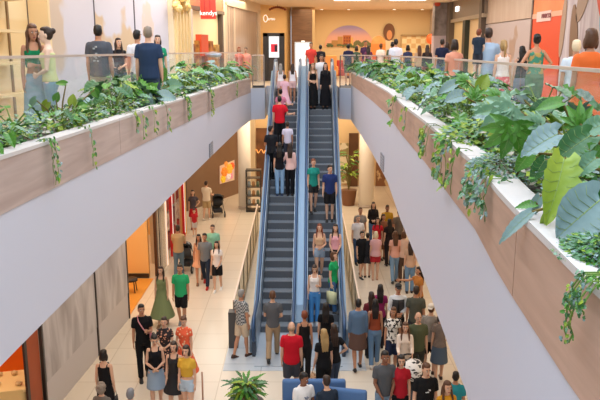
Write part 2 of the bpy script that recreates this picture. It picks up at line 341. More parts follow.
# ------------- far wall, mural
struct((lambda m: (m.box((.6,39,5.9),(8,39.3,9.42)), m.build('wall_back', mat('#e6c996', .65)))[1])(MB()))
def disc_fan(name, m_, cx, cz, rx, rz_, Y, a0=0, a1=180, th=.03, parent=None, n=28, mb=None):
    m = mb or MB(); vs = [V(cx,Y,cz)]; 
    for k in range(n+1):
        a = R(a0+(a1-a0)*k/n); vs.append(V(cx+rx*math.cos(a), Y, cz+rz_*math.sin(a)))
    k0 = len(vs); vs += [v+V(0,th,0) for v in vs]
    fs = [(0,k,k+1) for k in range(1, n+1)]+[(k0, k0+k+1, k0+k) for k in range(1, n+1)]+[(k, k0+k, k0+k+1, k+1) for k in range(1, n+1)]
    m.add(vs, fs); return m.build(name, m_, parent) if not mb else None
def mural_sky():
    m = bpy.data.materials.new('mural_sky'); m.use_nodes = True; nt = m.node_tree; b = nt.nodes['Principled BSDF']; b.inputs['Roughness'].default_value = .6
    tc = nt.nodes.new('ShaderNodeTexCoord'); sp = nt.nodes.new('ShaderNodeSeparateXYZ'); r = nt.nodes.new('ShaderNodeValToRGB')
    nt.links.new(tc.outputs['Generated'], sp.inputs[0]); nt.links.new(sp.outputs['Z'], r.inputs[0]); nt.links.new(r.outputs[0], b.inputs['Base Color'])
    e = r.color_ramp.elements; e[0].color = lin('#f3b98a'); e[1].color = lin('#a493bd'); e[1].position = .9; x = e.new(.5); x.color = lin('#e9b29f')
    return m
c = ony(349, 47, 38.96); t = thing('mural', 'half-round painted mural of buildings under a violet and peach sky', 'mural', c)
disc_fan('sky', mural_sky(), 0, 0, 1.33, 1.14, 0, parent=t)
for i, (x0, x1, z1, col) in enumerate(((-.95,-.62,.35,'#b98a4e'),(-.62,-.35,.55,'#c99450'),(-.33,.1,.62,'#c1702f'),(.1,.22,.5,'#e9b667'),(-1.2,-.95,.2,'#7d7a4e'))):
    m = MB(); m.box((x0,-.02,.02),(x1,0,z1)); o = m.build('building', mat(col, .6), t)
    if i == 2:
        m = MB()
        for r_ in range(3):
            for q in range(3): m.box((-.28+.13*q,-.03,.12+.16*r_),(-.21+.13*q,-.02,.22+.16*r_))
        m.build('painted_window', mat('#8c3f26', .6), o)
m = MB()
for i in range(16): m.ell(V(rnd.uniform(-1.15,.3), -.012, rnd.uniform(.02,.14)), (.12,.012,.09), 8, 5)
m.build('greenery', mat('#5c6a3c', .7), t)
m = MB()
for i in range(12): m.ell(V(.35+i*.07, -.012, .1+.07*math.sin(i)+.08), (.11,.012,.12), 8, 5)
m.build('greenery', mat('#77784a', .7), t)
c = ony(389, 34, 38.9); t = thing('wall_portrait', 'round brown portrait medallion with pale shoulders below it', 'portrait', c)
disc_fan('hair', mat('#7a5239', .7), 0, .1, .31, .46, -.02, 0, 360, parent=t)
disc_fan('face', mat('#e09a63', .6), .02, -.05, .15, .25, -.05, 0, 360, parent=t)
disc_fan('shoulders', mat('#f6e0ba', .6), 0, -1.2, .6, .9, -.01, parent=t)
c = ony(378, 60, 38); t = thing('arch', 'orange arched niche panel standing beside the round portrait', 'arch', (c.x, 38, 5.9))
zt = ony(378, 36, 38).z-5.9
m = MB(); m.box((-.38,-.05,0),(.38,.05,zt-.4)); m.build('base', mat('#f0883c', .5), t)
disc_fan('arch_top', mat('#f0883c', .5, pat='noise', h2='#f7b06a', scale=3), 0, zt-.4, .38, .4, -.05, parent=t, th=.1)
a = ony(402, 37, 38.6); b = ony(434, 60, 38.6)
t = thing('shelf_unit', 'long cream wall display of small framed goods near the right pillar', 'shelf', (a.x, 38.7, 5.9))
m = MB(); m.box((0,-.15,0),(b.x-a.x,.1,2.15)); m.build('case', mat('#edd9a8', .5, pat='check', h2='#dfb87c', scale=4.), t)
m = MB(); m.box((-.05,-.25,2.15),(b.x-a.x,.1,2.22)); m.build('top', mat('#a88a5c', .5), t)
for i, (x, yb, w_, hh, col, nm) in enumerate(((340,70,.9,.75,'#c2422f','red'),(353,72,.6,.7,'#e8913c','orange'),(369,60,.9,1.,'#e0662e','burnt orange'),(330,60,.7,1.0,'#e9a15a','tan'))):
    c = onz(x, yb+4, 5.9); c = ony(x, 66, 36.5-.3*i)
    t = thing('armchair', '%s padded lounge chair by the back wall, seen through the glass' % nm, 'armchair', (c.x, c.y, 5.9))
    m = MB(); m.box((-w_/2,-.35,.12),(w_/2,.35,.45)); bevel(m.build('seat', mat(col, .7), t), .05)
    m = MB(); m.box((-w_/2,.25,.3),(w_/2,.42,hh+.15)); bevel(m.build('backrest', mat(col, .7), t), .05)
    for sx in (-1,1):
        m = MB(); m.box((sx*w_/2-.05,-.35,.2),(sx*w_/2+.05,.35,.62)); bevel(m.build('armrest', mat(col, .7), t), .03)
        for sy in (-.3,.3): m = MB(); m.tube([V(sx*(w_/2-.06),sy,0),V(sx*(w_/2-.06),sy,.14)], .025, 6); m.build('leg', mat('#3a2a20'), t)
c = ony(431, 39, 37.5); t = thing('floor_lamp', 'orange globe lamp beside the grey-patterned pillar', 'lamp', (c.x, 37.5, 5.9))
m = MB(); m.ell(V(0,0,c.z-5.9), (.25,.25,.27)); m.build('shade', mat('#f0622a', .5, emit=.5), t, True)
m = MB(); m.tube([V(0,0,0),V(0,0,c.z-6.1)], .03, 8); m.build('pole', mat('#6a4a30'), t)
# ------------- upper right wall
XR = 7.0
PR = lambda x: (XR, XR*700/(x-300))
struct((lambda m: (m.box((XR+.02,1,5.9),(XR+.3,39.3,9.42)), m.build('wall_right', mat('#cdbfb2', .6)))[1])(MB()))
def rb(name, label, cat, x0, x1, z0, z1, m_, th, parent=None):
    m = MB(); a, b = PR(x0)[1], PR(x1)[1]; m.box((XR-th,a,z0),(XR,b,z1))
    if parent: shift(m, parent.location)
    o = m.build(name, m_, parent); return o if parent else tag(o, label, cat)
t = thing('pillar', 'dark grey patterned pillar with lilac lower half at the right of the back wall', 'pillar', (6.6, 34, 5.9))
a = ony(435.5, 0, 33).x; b = ony(449, 0, 33).x
m = MB(); m.box((a,33,7.95),(b,33.6,9.42)); shift(m, t.location); m.build('upper_cladding', mat('#6b6464', .5, pat='noise', h2='#a8a0a6', scale=1.5, amount=.3), t)
m = MB(); m.box((a,33,5.9),(b,33.6,7.95)); shift(m, t.location); m.build('lower_cladding', mat('#c9bccb', .5), t)
m = MB(); m.ell(V(a+.1,32.99,9.35), (.14,.04,.1)); shift(m, t.location); m.build('emblem', mat('#d2492f', .5), t)
t = thing('storefront', 'dark-framed cream shop front on the right gallery', 'shop front', (XR, 29.5, 5.9))
for nm, x0, x1, z0, z1, th, c in (('header',449,483,8.62,9.42,.16,'#8c7d6e'),('header_edge',449,483,8.5,8.64,.24,'#b3a38d'),('blind',450,464,5.9,8.5,.06,'#f2d9a6'),('blind',466,479.6,5.9,8.5,.06,'#f5d9ae'),('post',448.5,451.2,5.9,9.4,.3,'#6e6257'),('post',463.7,466.3,5.9,8.5,.25,'#2f3a33'),('post',479.6,482,5.9,9.4,.25,'#5c4f44')):
    rb(nm, None, None, x0, x1, z0, z1, mat(c, .45), th, t)
rb('header_lamp', None, None, 454.5, 457.3, 8.95, 9.15, mat('#ffffff', .4, emit=3), .2, t)
rb('hoarding', 'upper pale wood-grained half of the hoarding left of the orange banner', 'hoarding', 482, 526.6, 8.25, 9.42, mat('#d3bfae', .4, pat='grain', h2='#c4ab98', scale=1.3, stretch=(1,2,.4)), .06)
rb('hoarding', 'lower grey-lilac half of the hoarding left of the orange banner', 'hoarding', 482, 526.6, 5.95, 8.22, mat('#c6b9b8', .4, pat='patch', h2='#b39a8a', scale=.7, amount=.62), .06)
rb('hoarding_edge', 'dark slim edge strip between the hoarding and orange banner', 'strip', 526.6, 527.8, 5.9, 9.42, mat('#6a5650', .4), .09)
t = thing('banner', 'tall orange-red banner with small pale lettering strip', 'banner', (XR-.08, 20.4, 8.2))
rb('upper_cloth', None, None, 528, 557, 8.3, 9.42, mat('#f5a066', .5, pat='noise', h2='#f1874a', scale=.8), .07, t)
rb('lower_cloth', None, None, 528, 556, 5.95, 8.24, mat('#e8552f', .5), .07, t)
rb('band', None, None, 528, 557, 8.2, 8.34, mat('#f1b79a', .5), .09, t)
rb('label_strip', None, None, 532.5, 546, 8.1, 8.38, mat('#ecd2ca', .5), .1, t)
text('MARCO', .17, mat('#9a5a60', .5), V(XR-.11,20.25,8.24)-t.location, (R(90),0,R(-90)), t, sx=1.2)
t = thing('mural', 'large abstract mural of white ribbons and brown leaf shapes on the right wall', 'mural', (XR, 17, 5.9))
rb('background', None, None, 557, 700, 5.95, 9.42, mat('#ded8de', .5, pat='grain', h2='#b7a9b4', scale=1.6, stretch=(1,5,.25)), .06, t)
def leafshape(cy, cz, ry, rz_, ang, col, th):
    m = MB(); vs = []; n = 18
    for k in range(n):
        a = 2*math.pi*k/n; y = ry*math.cos(a); z = rz_*math.sin(a); vs.append(V(XR-th, cy+y*math.cos(ang)-z*math.sin(ang), cz+y*math.sin(ang)+z*math.cos(ang)))
    vs += [v+V(.02,0,0) for v in vs]; m.add(vs, [tuple(range(n)), tuple(range(2*n-1,n-1,-1))]+[(k,(k+1) % n,n+(k+1) % n,n+k) for k in range(n)])
    shift(m, t.location); return m.build('painted_shape', mat(col, .5), t)
for px, z, ry, rz_, an, col in ((570,7.3,.27,1.15,-.15,'#8d6f58'),(558,7.9,.16,.8,.1,'#b59a86'),(577,8.7,.3,.8,.5,'#a88f7c'),(588,9.2,.15,.5,.2,'#5f9a8a'),(594,8.2,.1,.55,-.6,'#e0502f'),(600,8.1,.35,.5,.3,'#8fc0d8'),(583,7.1,.14,.5,.3,'#4d4450'),(566,6.4,.1,.7,.2,'#3f3a48'),(607,8.9,.3,.5,-.4,'#d8b48c'),(612,7.5,.3,.9,.2,'#c78a5c'),(562,9.1,.12,.5,.3,'#7d7078')):
    leafshape(PR(px)[1], z, ry, rz_, an, col, .08)
# ------------------------------------------------------------------ lower level walls
LL = [(-5.3,9),(-5.15,13),(-4.95,15.95),(-4.79,18.4),(-4.72,21.9),(-4.55,27.4)]
def lwx(Y): return edge(LL, Y)
def lw(name, label, cat, y0, y1, z0, z1, th, m_, parent=None, kind=None):
    m = MB(); m.obox((lwx(y0),y0), (lwx(y1),y1), z0, z1, th)
    if parent: shift(m, parent.location)
    o = m.build(name, m_, parent)
    if label: tag(o, label, cat)
    return struct(o) if kind else o
for i, (a, b) in enumerate(((5,12.1),(12.1,18.4))):
    pass
mk = mat('#d6d0d1', .4, pat='grain', h2='#a39b9c', scale=1.4, stretch=(1,2.2,.5))
lw('wall_left_lower', None, None, 13, 18.4, 0, ZS, .2, mat('#a99d98', .6), kind=1)
for a, b, l in ((13.05,15.9,'near grey marble-look hoarding panel on the lower left wall'),(16.0,18.35,'far grey marble-look hoarding panel on the lower left wall')):
    t = thing('hoarding', l, 'hoarding', (lwx(a), a, 0))
    lw('board', None, None, a, b, .75, 4.6, -.05, mk, t); lw('plinth', None, None, a, b, 0, .75, -.04, mat('#cbc4c5', .4), t)
for a, l in ((12.95,'beside the rust pillar'),(15.95,'between the two marble-look panels'),(18.38,'at the corner of the golden shop opening')):
    lw('metal_post', 'thin black upright '+l+' on the lower left wall', 'post', a-.03, a+.03, 0, ZS, -.065, mat('#2a2422', .4))
lw('shop_pillar', 'dark rust-orange shop pillar at the lower left', 'pillar', 12.3, 12.85, 0, ZS, -.02, mat('#a84a1a', .5, pat='grain', h2='#8f3c14', scale=1))
lw('metal_post', 'thin black upright between the bright orange window and rust pillar', 'post', 12.18, 12.29, 0, ZS, -.04, mat('#2a1810', .4))
m = MB(); m.box((-9.2,14.6,0),(-5.25,14.8,ZS)); m.box((-9.3,9,0),(-9.2,14.8,ZS)); tag(m.build('shop_interior', mat('#ee7418', .4, pat='noise', h2='#d95f12', scale=1.2, emit=.12)), 'bright orange lit shop interior at the bottom left corner', 'shop interior')
# table with pale food display
c = onz(6, 382, 1.0); t = thing('display_table', 'draped display table with pale goods in the bottom left corner', 'table', (c.x-.15, c.y, 0), .25)
m = MB(); m.box((-.75,-.45,.95),(.55,.45,1.0)); m.build('table_top', mat('#f0d79a', .6), t)
m = MB()
n = 72
pts = []
for k in range(n):
    a = 2*math.pi*k/n; x = max(-1, min(1, 1.35*math.cos(a)))*.66-.1; y = max(-1, min(1, 1.35*math.sin(a)))*.46; w_ = 1+.03*math.sin(k*2.4)
    pts.append((x, y, w_))
m.add([V(x,y,.99) for x,y,w_ in pts]+[V(x*w_*1.04,y*w_*1.04,.15) for x,y,w_ in pts], [(k,(k+1) % n,n+(k+1) % n,n+k) for k in range(n)])
m.build('table_cloth', mat('#e2c384', .8), t, True)
for i in range(14):
    o = MB(); o.ell(V(0,0,.045), (.07,.06,.045), 10, 6); x, y = rnd.uniform(-.6,.45), rnd.uniform(-.35,.35)
    g = tag(o.build('bread_roll', mat('#e9d3a0', .7, pat='noise', h2='#c99a5c', scale=20), None, True), 'small pale roll lying on the draped corner table', 'bread', 'rolls on the corner table')
    g.location = Matrix.Translation(t.location) @ Matrix.Rotation(.25, 4, 'Z') @ V(x, y, 1.0)
area('shop_lamp', (-7,12.6,4.6), 2.4, 2, 110, WARM)
m = MB(); m.box((-9.2,9,.002),(-5.3,14.6,.02)); struct(m.build('floor_shop', mat('#c9803e', .4)))
# golden shop opening
m = MB(); m.box((-8.6,18.5,.002),(-4.78,21.8,.02)); struct(m.build('floor_shop', mat('#e09a3e', .4)))
m = MB(); m.box((-8.8,18.4,0),(-8.6,27.5,ZS)); m.box((-8.8,18.2,0),(-4.95,18.4,ZS)); m.box((-8.6,21.95,0),(-4.95,22.1,ZS)); m.box((-8.8,27.4,0),(-4.6,27.6,ZS)); struct(m.build('wall_left_shop', mat('#efc27e', .6)))
area('shop_lamp', (-6.6,20.2,4.6), 2.6, 2.6, 120, WARM); area('shop_lamp', (-6.6,24.8,4.6), 2.6, 4, 130, WARM)
m = MB(); m.box((-8.6,21.88,0),(-4.95,21.95,.14)); m.box((-8.6,18.4,0),(-8.53,21.9,.14)); struct(m.build('baseboard_left', mat('#2b221c', .4)))
t = thing('stool', 'small dark stool on the orange floor of the golden shop', 'stool', (*onz(131, 280, .4).xy, 0))
m = MB(); m.tube([V(0,0,.38),V(0,0,.45)], .2, 20); m.build('seat', mat('#2a211d', .5), t, True)
for k in range(4): m = MB(); a = k*1.57+.8; m.tube([V(.15*math.cos(a),.15*math.sin(a),.38),V(.19*math.cos(a),.19*math.sin(a),0)], .018, 6); m.build('leg', mat('#2a211d', .5), t)
c = onz(132, 285, .0)
lw('door_post', 'dark brown post at the far side of the golden shop opening', 'post', 21.82, 21.98, 0, ZS, -.1, mat('#4a2f20', .4))
t = thing('mirror_column', 'mirrored grey column between the two lower left shops', 'column', (lwx(22.6), 22.6, 0))
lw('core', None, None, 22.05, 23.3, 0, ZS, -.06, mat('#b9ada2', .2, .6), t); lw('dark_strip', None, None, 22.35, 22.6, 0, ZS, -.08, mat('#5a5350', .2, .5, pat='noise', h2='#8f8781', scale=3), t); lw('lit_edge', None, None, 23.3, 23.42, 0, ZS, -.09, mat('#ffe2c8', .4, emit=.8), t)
for i, y in enumerate((23.9,24.9,25.9,26.8)):
    t = thing('clothes_rack', 'tall shop display rack, %s from the mirrored column' % ['first','second','third','fourth'][i], 'rack', (-4.95,y,0))
    m = MB(); m.box((-.25,-.4,0),(.15,-.36,2.3)); m.box((-.25,.36,0),(.15,.4,2.3)); m.box((-.25,-.4,2.26),(.15,.4,2.3)); m.build('frame', mat('#d9cfc4', .4), t)
    for k in range(3):
        m = MB(); m.box((-.24,-.35,.15+.72*k),(.14,.35,.72+.72*k)); m.build('garment_block', mat(['#c22a24','#d9c9b8','#8f1f1d','#e9e0d6','#b02620','#5a2a30'][(i*2+k) % 6], .7, pat='noise', h2='#6d2420', scale=5), t)
for i, y in enumerate((24.4,27.0)):
    t = thing('shop_sign', 'tall red-framed lit shop panel, %s on the lower left' % ('near one' if i == 0 else 'far one'), 'sign', (-4.62,y,0))
    m = MB(); m.box((-.05,-.06,0),(.05,.06,3.4)); m.build('frame', mat('#c81e20', .4, emit=.15), t)
    m = MB(); m.box((.02,-.03,.2),(.06,.03,3.2)); m.build('lit_strip', mat('#fff0e6', .4, emit=1.), t)
# brown wall with flower picture
P0, P1 = V(-5.2,31.6,0), V(-3.05,36.1,0)
m = MB(); m.obox(P0, P1, 0, ZS, .25); struct(m.build('wall_trim_lower', mat('#8a6a52', .5, pat='grain', h2='#7d5e47', scale=.8)))
bpy.data.objects['wall_trim_lower'].name = 'trim_3'
d = (P1-P0).normalized(); nn = V(d.y,-d.x,0)
def hitwall(x, y, off):
    r = ray(x, y); o = V(0,0,CZ); p = P0+nn*off; t = (p-o).dot(nn)/r.dot(nn); return o+r*t
t = thing('flower_picture', 'square backlit picture of orange and pink flowers on the brown wall', 'picture', hitwall(228, 178, .05))
def quad(pts, name, m_, par, th=.03):
    m = MB(); q = [p+nn*th for p in pts]; m.add(pts+q, [(3,2,1,0),(4,5,6,7),(0,1,5,4),(1,2,6,5),(2,3,7,6),(3,0,4,7)]); shift(m, par.location); return m.build(name, m_, par)
quad([hitwall(x, y, .02) for x, y in ((219.5,184),(234,180),(234,160),(219.5,166))], 'panel', mat('#e8c99a', .4, emit=.25, pat='noise', h2='#d9b3b0', scale=2), t)
for x, y, r_, c2 in ((224,172,.28,'#f08a2a'),(229,169,.3,'#f4b23a'),(232,166,.2,'#e9622a'),(223,179,.22,'#efc02f'),(228.5,176,.2,'#f0d9d0'),(226,164,.15,'#f2a04a'),(231,176,.17,'#d98fa0')):
    m = MB(); c = hitwall(x, y, .06)
    for k in range(6):
        a = k*math.pi/3; m.ell(c+d*r_*.55*math.cos(a)+V(0,0,r_*.55*math.sin(a)), (r_*.4,r_*.4,r_*.4), 8, 5)
    m.ell(c+nn*.05, (r_*.3,)*3, 8, 5); shift(m, t.location); m.build('flower', mat(c2, .5, emit=.4), t, True)
# far lower wall and shop windows
struct((lambda m: (m.box((-9,38,0),(14,38.3,ZS)), m.build('wall_back_lower', mat('#efcf9e', .6)))[1])(MB()))
def backboard(name, label, cat, x0, y0, x1, y1, Y, c, th=.08, **k):
    a, b = ony(x0, y0, Y), ony(x1, y1, Y); m = MB(); m.box((a.x,Y-th,b.z),(b.x,Y,a.z)); return tag(m.build(name, mat(c, **k), None), label, cat)
m = MB(); m.box((-3.2,37.2,0),(-2.4,38,ZS)); struct(m.build('trim_2', mat('#e8cfa8', .6)))
backboard('shop_window', 'dark brown lit shop window behind the left escalator', 'shop window', 256, 128, 274, 192, 37.6, '#5b3d28', pat='noise', h2='#8a5a34', scale=1.3)
t = thing('window_lettering', 'glowing orange squiggle sign in the dark shop window', 'sign', ony(263, 151, 37.4)); m = MB()
for k in range(9): m.tube([V(-.45+.1*k,0,.12*math.sin(k*2.2)), V(-.38+.1*k,0,.12*math.sin(k*2.2+2))], .025, 5)
m.build('neon_tube', mat('#f6a85c', .4, emit=1.2), t)
t = thing('display_cabinet', 'dark glass display cabinet with jars beside the white left column', 'cabinet', (*onz(254, 211, 0).xy, 0))
m = MB(); m.box((-.35,-.25,0),(.35,.25,.1)); m.build('plinth', mat('#2a241f', .4), t)
for sx in (-.33,.33):
    for sy in (-.23,.23): m = MB(); m.box((sx-.02,sy-.02,.1),(sx+.02,sy+.02,1.9)); m.build('corner_post', mat('#3a322b', .4), t)
for k in range(4):
    m = MB(); m.box((-.33,-.23,.3+.42*k),(.33,.23,.33+.42*k)); s_ = m.build('shelf', mat('#5c5248', .4), t)
for k in range(3):
    for q in range(3):
        m = MB(); m.tube([V(0,0,0),V(0,0,.2),V(0,0,.25)], [.07,.07,.04], 10); o = tag(m.build('jar', mat(['#8f9aa0','#b98a5c','#6c7f6a'][q], .3), None, True), ['grey','amber','green'][q]+' jar on the '+['bottom','middle','top'][k]+' shelf of the dark display cabinet', 'jar', 'jars in the dark display cabinet')
        o.location = t.location+V(-.2+.2*q, -.08, .33+.42*k)
m = MB(); m.box((-.35,-.25,1.9),(.35,.25,1.96)); m.build('top', mat('#2a241f', .4), t)
backboard('shop_window', 'bright shop window with coloured goods right of the right escalator', 'shop window', 340, 143, 348, 183, 37.6, '#e9dcc0', pat='patch', h2='#9a8a5a', scale=2.2, amount=.52)
backboard('door_1', None, None, 349, 133, 357.5, 190, 37.7, '#6b4529', pat='grain', h2='#5a3820', scale=2)['kind'] = 'structure'
backboard('shop_window', 'brown shop window right of the white right column', 'shop window', 376, 158, 396, 186, 37.8, '#8a5d3c', pat='patch', h2='#d9b98a', scale=1.5, amount=.55)
def column(px, Y, r, l):
    c = ony(px, 200, Y)
    t = thing('column', l, 'column', (c.x, Y, 0))
    m = MB(); m.tube([V(0,0,0),V(0,0,ZS)], r, 32); m.build('shaft', mat('#f1e6d8', .45), t, True)
    m = MB(); m.tube([V(0,0,0),V(0,0,.12)], r+.02, 32); m.build('base_ring', mat('#b9a99a', .4), t, True)
column(245, 32.3, .3, 'slim round white column left of the escalators'); column(366, 32.6, .36, 'thick round white column right of the escalators')
# right hand lower wall (behind the fascia) 
struct((lambda m: (m.box((7.6,5,0),(7.8,38,ZS)), m.build('wall_right_lower', mat('#e3c7a0', .6)))[1])(MB()))

# ------------------------------------------------------------------ escalators
blue_d = mat('#345277', .35, .3); blue_l = mat('#849db5', .4, .2); steel = mat('#b4c2d0', .35, .5)
stepm = mat('#6f7379', .5, .3, pat='wave', h2='#4b4e54', scale=1., stretch=(1,1,1))
step_t = mat('#8a9098', .45, .3); riser = mat('#60646b', .5, .2)
SL = .2/.325
def make_escalator(xc, label, left):
    t = thing('escalator', label, 'escalator', (xc-.015*2.7, 17.3, 0), -.015)
    for k in range(1, 30):
        y0 = (k-1)*.325; z = .2*k
        m = MB(); m.box((-.4,y0+.012,z-.03),(.4,y0+.34,z), 0); m.box((-.4,y0,z-.21),(.4,y0+.02,z-.012), 1)
        for q in range(10): m.box((-.38+.08*q,y0+.03,z),(-.345+.08*q,y0+.32,z+.006), 0)
        m.box((-.4,y0,z-.012),(.4,y0+.03,z+.002), 2)
        m.build('step', [step_t, riser, mat('#8d9197', .4, .3)], t)
    m = MB(); m.box((-.42,-2.0,.002),(.42,0,.03)); m.build('comb_plate', mat('#bcc4cd', .4, .1), t)
    m = MB(); m.box((-.42,9.43,5.88),(.42,11.2,5.93)); m.build('comb_plate', mat('#bcc4cd', .4, .1), t)
    def strip(x0, x1, off0, off1, name, mt, y0=-1.2, y1=10.9):
        ps = [(y0, 0), (0, 0), (9.6, 9.6*SL), (y1, 9.6*SL)]; m = MB()
        vs = []
        for y, z in ps:
            for x in (x0, x1):
                for o in (off0, off1): vs.append(V(x, y, max(.0, z+o)))
        fs = []
        for i in range(3):
            a = i*4; b = a+4; fs += [(a,b,b+1,a+1),(a+2,a+3,b+3,b+2),(a+1,b+1,b+3,a+3),(a,a+2,b+2,b)]
        fs += [(0,1,3,2),(12,14,15,13)]; m.add(vs, fs); return m.build(name, mt, t)
    strip(-.44, .44, -1.0, -.3, 'truss', mat('#4c5a6a', .5))
    for s in (-1, 1):
        inner = (s > 0) == left
        xa = s*.42; xb = s*.47; strip(min(xa,xb), max(xa,xb), -.5, .95, 'balustrade', steel)
        if not inner: strip(min(s*.47,s*.60), max(s*.47,s*.60), -.9, .62, 'outer_cladding', blue_l)
        m = MB(); x = s*.475
        pr = [(-1.35,.35),(-1.55,.5),(-1.6,.72),(-1.45,.92),(-1.2,.98),(-.1,.99),(1,1.0+SL*.95),(9.2,1.0+SL*9.1),(9.9,6.93),(10.9,6.95),(11.15,6.85),(11.25,6.65),(11.1,6.45)]
        m.tube([V(x,y,z) for y, z in pr], .045, 8); m.build('handrail', blue_d, t, True)
        m = MB(); m.tube([V(x,-1.35,0),V(x,-1.4,.5)], .05, 10); m.box((x-.04,-1.45,0),(x+.04,-.9,.9)); m.build('newel', mat('#3a4656', .4), t)
    if left: strip(.50, .76, -.9, .8, 'centre_deck', blue_l)
    return t
make_escalator(-.585, 'left escalator carrying people upward', True)
make_escalator(.655, 'right escalator carrying people down', False)
m = MB(); m.box((-1.8,15.1,.001),(1.55,17.3,.008)); struct(m.build('trim_4', mat('#c3cbd3', .3, pat='brick', h2='#8f9aa4', scale=1.1)))
# ------------------------------------------------------------------ glass rails
g_clear = glass_mat('clear_glass', (.75,.8,.85,1), .05); g_gold_refl = glass_mat('gold_reflection_glass', (.66,.56,.4,1), .38)  # gold diffuse share stands in for warm reflections in the barrier glass
railm = mat('#d9c6bb', .35, .4)
def rail(name, label, pts, z0, z1, gm, ptop=.03, post=0, posth=.0, shoe=None, postm=None):
    t = thing(name, label, 'glass railing', (pts[0][0], pts[0][1], z0))
    for i in range(len(pts)-1):
        a, b = V(*pts[i],0), V(*pts[i+1],0); d = (b-a).normalized()
        m = MB(); m.obox(a+d*.012, b-d*.012, z0, z1, .014); shift(m, t.location); m.build('glass_panel', gm, t)
        m = MB(); n_ = V(-d.y,d.x,0)*.014; m.obox(a-n_, b-n_, z1, z1+.035, .042); shift(m, t.location); m.build('top_rail', railm, t)
        if shoe: m = MB(); m.obox(a-n_, b-n_, z0-.01, z0+.09, .05); shift(m, t.location); m.build('bottom_rail', shoe, t)
        if post:
            for p in ((a,) if i < len(pts)-2 else (a, b)):
                m = MB(); m.box(p+V(-post,-post,z0), p+V(post,post,z1)); shift(m, t.location); m.build('post', postm or railm, t)
    return t
def wL(Y): return .98 if Y < 20 else .98-.72*(Y-20)/6.6
def wR(Y): return 1.3 if Y < 19 else 1.3-1.1*(Y-19)/7.6
rail('glass_railing', 'long left glass balustrade behind the left planter', [(edge(EL,y)-wL(y)-.04, y) for y in (3,4.6,6.2,7.8,9.4,11,12.6,14.2,15.8,17.4,19,20.6,22.2,23.8,25.4,26.7)], ZU, 7.2, g_clear)
rail('glass_railing', 'long right glass balustrade behind the leafy right planter', [(edge(ER,y)+wR(y)+.04, y) for y in (26.7,25.2,23.6,22,20.4,18.8,17.2,15.6,14,12.4,10.8,9.2,7.6,6,4.4,2.8)], ZU, 7.1, g_clear)
dk = mat('#3b3a3c', .4)
rail('glass_railing', 'short glass screen at the head of the stairs, left of both escalators', [(-1.8,26.95),(-1.36,26.95)], ZU, 7.1, g_clear, shoe=dk, post=.02, postm=mat('#8c7f78', .4))
rail('glass_railing', 'short glass screen at the head of the stairs, right of both escalators', [(1.52,26.95),(2.1,26.95)], ZU, 7.1, g_clear, post=.02, postm=mat('#5f5552', .4), shoe=mat('#a8a09a', .4))
gm_ = mat('#8f8470', .4, .4)
rail('glass_railing', 'glass barrier with painted-in gold reflection along the foot of the left escalator', [(-1.66,16.6),(-1.66,18.2),(-1.67,19.8),(-1.68,21.4),(-1.69,23),(-1.7,24.6),(-1.71,26.2),(-1.72,27.8)], 0, 1.15, g_gold_refl, post=.02, postm=gm_, shoe=gm_)
rail('glass_railing', 'glass barrier with painted-in gold reflection along the foot of the right escalator', [(1.5,16.6),(1.52,18.2),(1.55,19.8),(1.58,21.4),(1.6,23),(1.62,24.6),(1.64,26.2)], 0, 1.15, g_gold_refl, post=.02, postm=gm_, shoe=gm_)
tag((lambda m: (m.box((-1.78,16.35,0),(-1.55,16.6,.95)), m.build('bollard', mat('#4c4a4a', .4)))[1])(MB()), 'dark square post at the foot of the left escalator barrier', 'post')

# ------------------------------------------------------------------ planters
wood = mat('#c8b4ab', .5, pat='grain', h2='#b39c93', scale=2.2, stretch=(1,.35,5))
woodR = mat('#cda994', .5, pat='grain', h2='#b6927d', scale=2.2, stretch=(1,.35,5))
rimm = mat('#d3ccc9', .6, bump=.2); soil = mat('#4a3c30', .9, pat='noise', h2='#8a8175', scale=25)
def topL(Y): return 6.455-.0078*(Y-4)
def botL(Y): return 5.975-.0102*(Y-4)
def planter(E_, s, wf, tf, bf, wm, label, name, Y0, Y1, step):
    t = thing(name, label, 'planter', (edge(E_, Y0), Y0, 5.9))
    y = Y0; k = 0
    while y < Y1-.1:
        y2 = min(y+step, Y1)
        def P(Y, off, z): return V(edge(E_, Y)+s*off, Y, z)
        seg_n = 4; 
        def band(o0, o1, z0f, z1f, nm, mt, ya=y+.006, yb=y2-.006):
            m = MB(); vs = []; fs = []
            for i in range(seg_n+1):
                Y = ya+(yb-ya)*i/seg_n; vs += [P(Y,o0,z0f(Y)),P(Y,o0,z1f(Y)),P(Y,o1,z1f(Y)),P(Y,o1,z0f(Y))]
            for i in range(seg_n):
                for q in range(4): fs.append((4*i+q, 4*i+(q+1) % 4, 4*i+4+(q+1) % 4, 4*i+4+q))
            fs += [(3,2,1,0), (4*seg_n,4*seg_n+1,4*seg_n+2,4*seg_n+3)]; m.add(vs, fs); shift(m, t.location); o = m.build(nm, mt, t); return o
        band(-.012, .10, bf, lambda Y: tf(Y)-.035, 'front_board', wm)
        w1 = wf((y+y2)/2)
        band(-.018, .17, lambda Y: tf(Y)-.035, tf, 'rim', rimm)
        band(max(.2, w1-.1), w1, lambda Y: ZU, tf, 'back_board', rimm)
        band(.10, max(.2, w1-.1), lambda Y: ZU, lambda Y: tf(Y)-.09, 'soil', soil)
        y = y2
    return t
planter(EL, -1, wL, topL, botL, wood, 'long curved wood-faced planter box along the left gallery edge', 'planter', 2.0, 26.55, 2.45)
planter(ER, 1, wR, lambda Y: 6.5, lambda Y: 6.03, woodR, 'long curved wood-faced planter box along the right gallery edge', 'planter', 1.6, 26.55, 1.9)

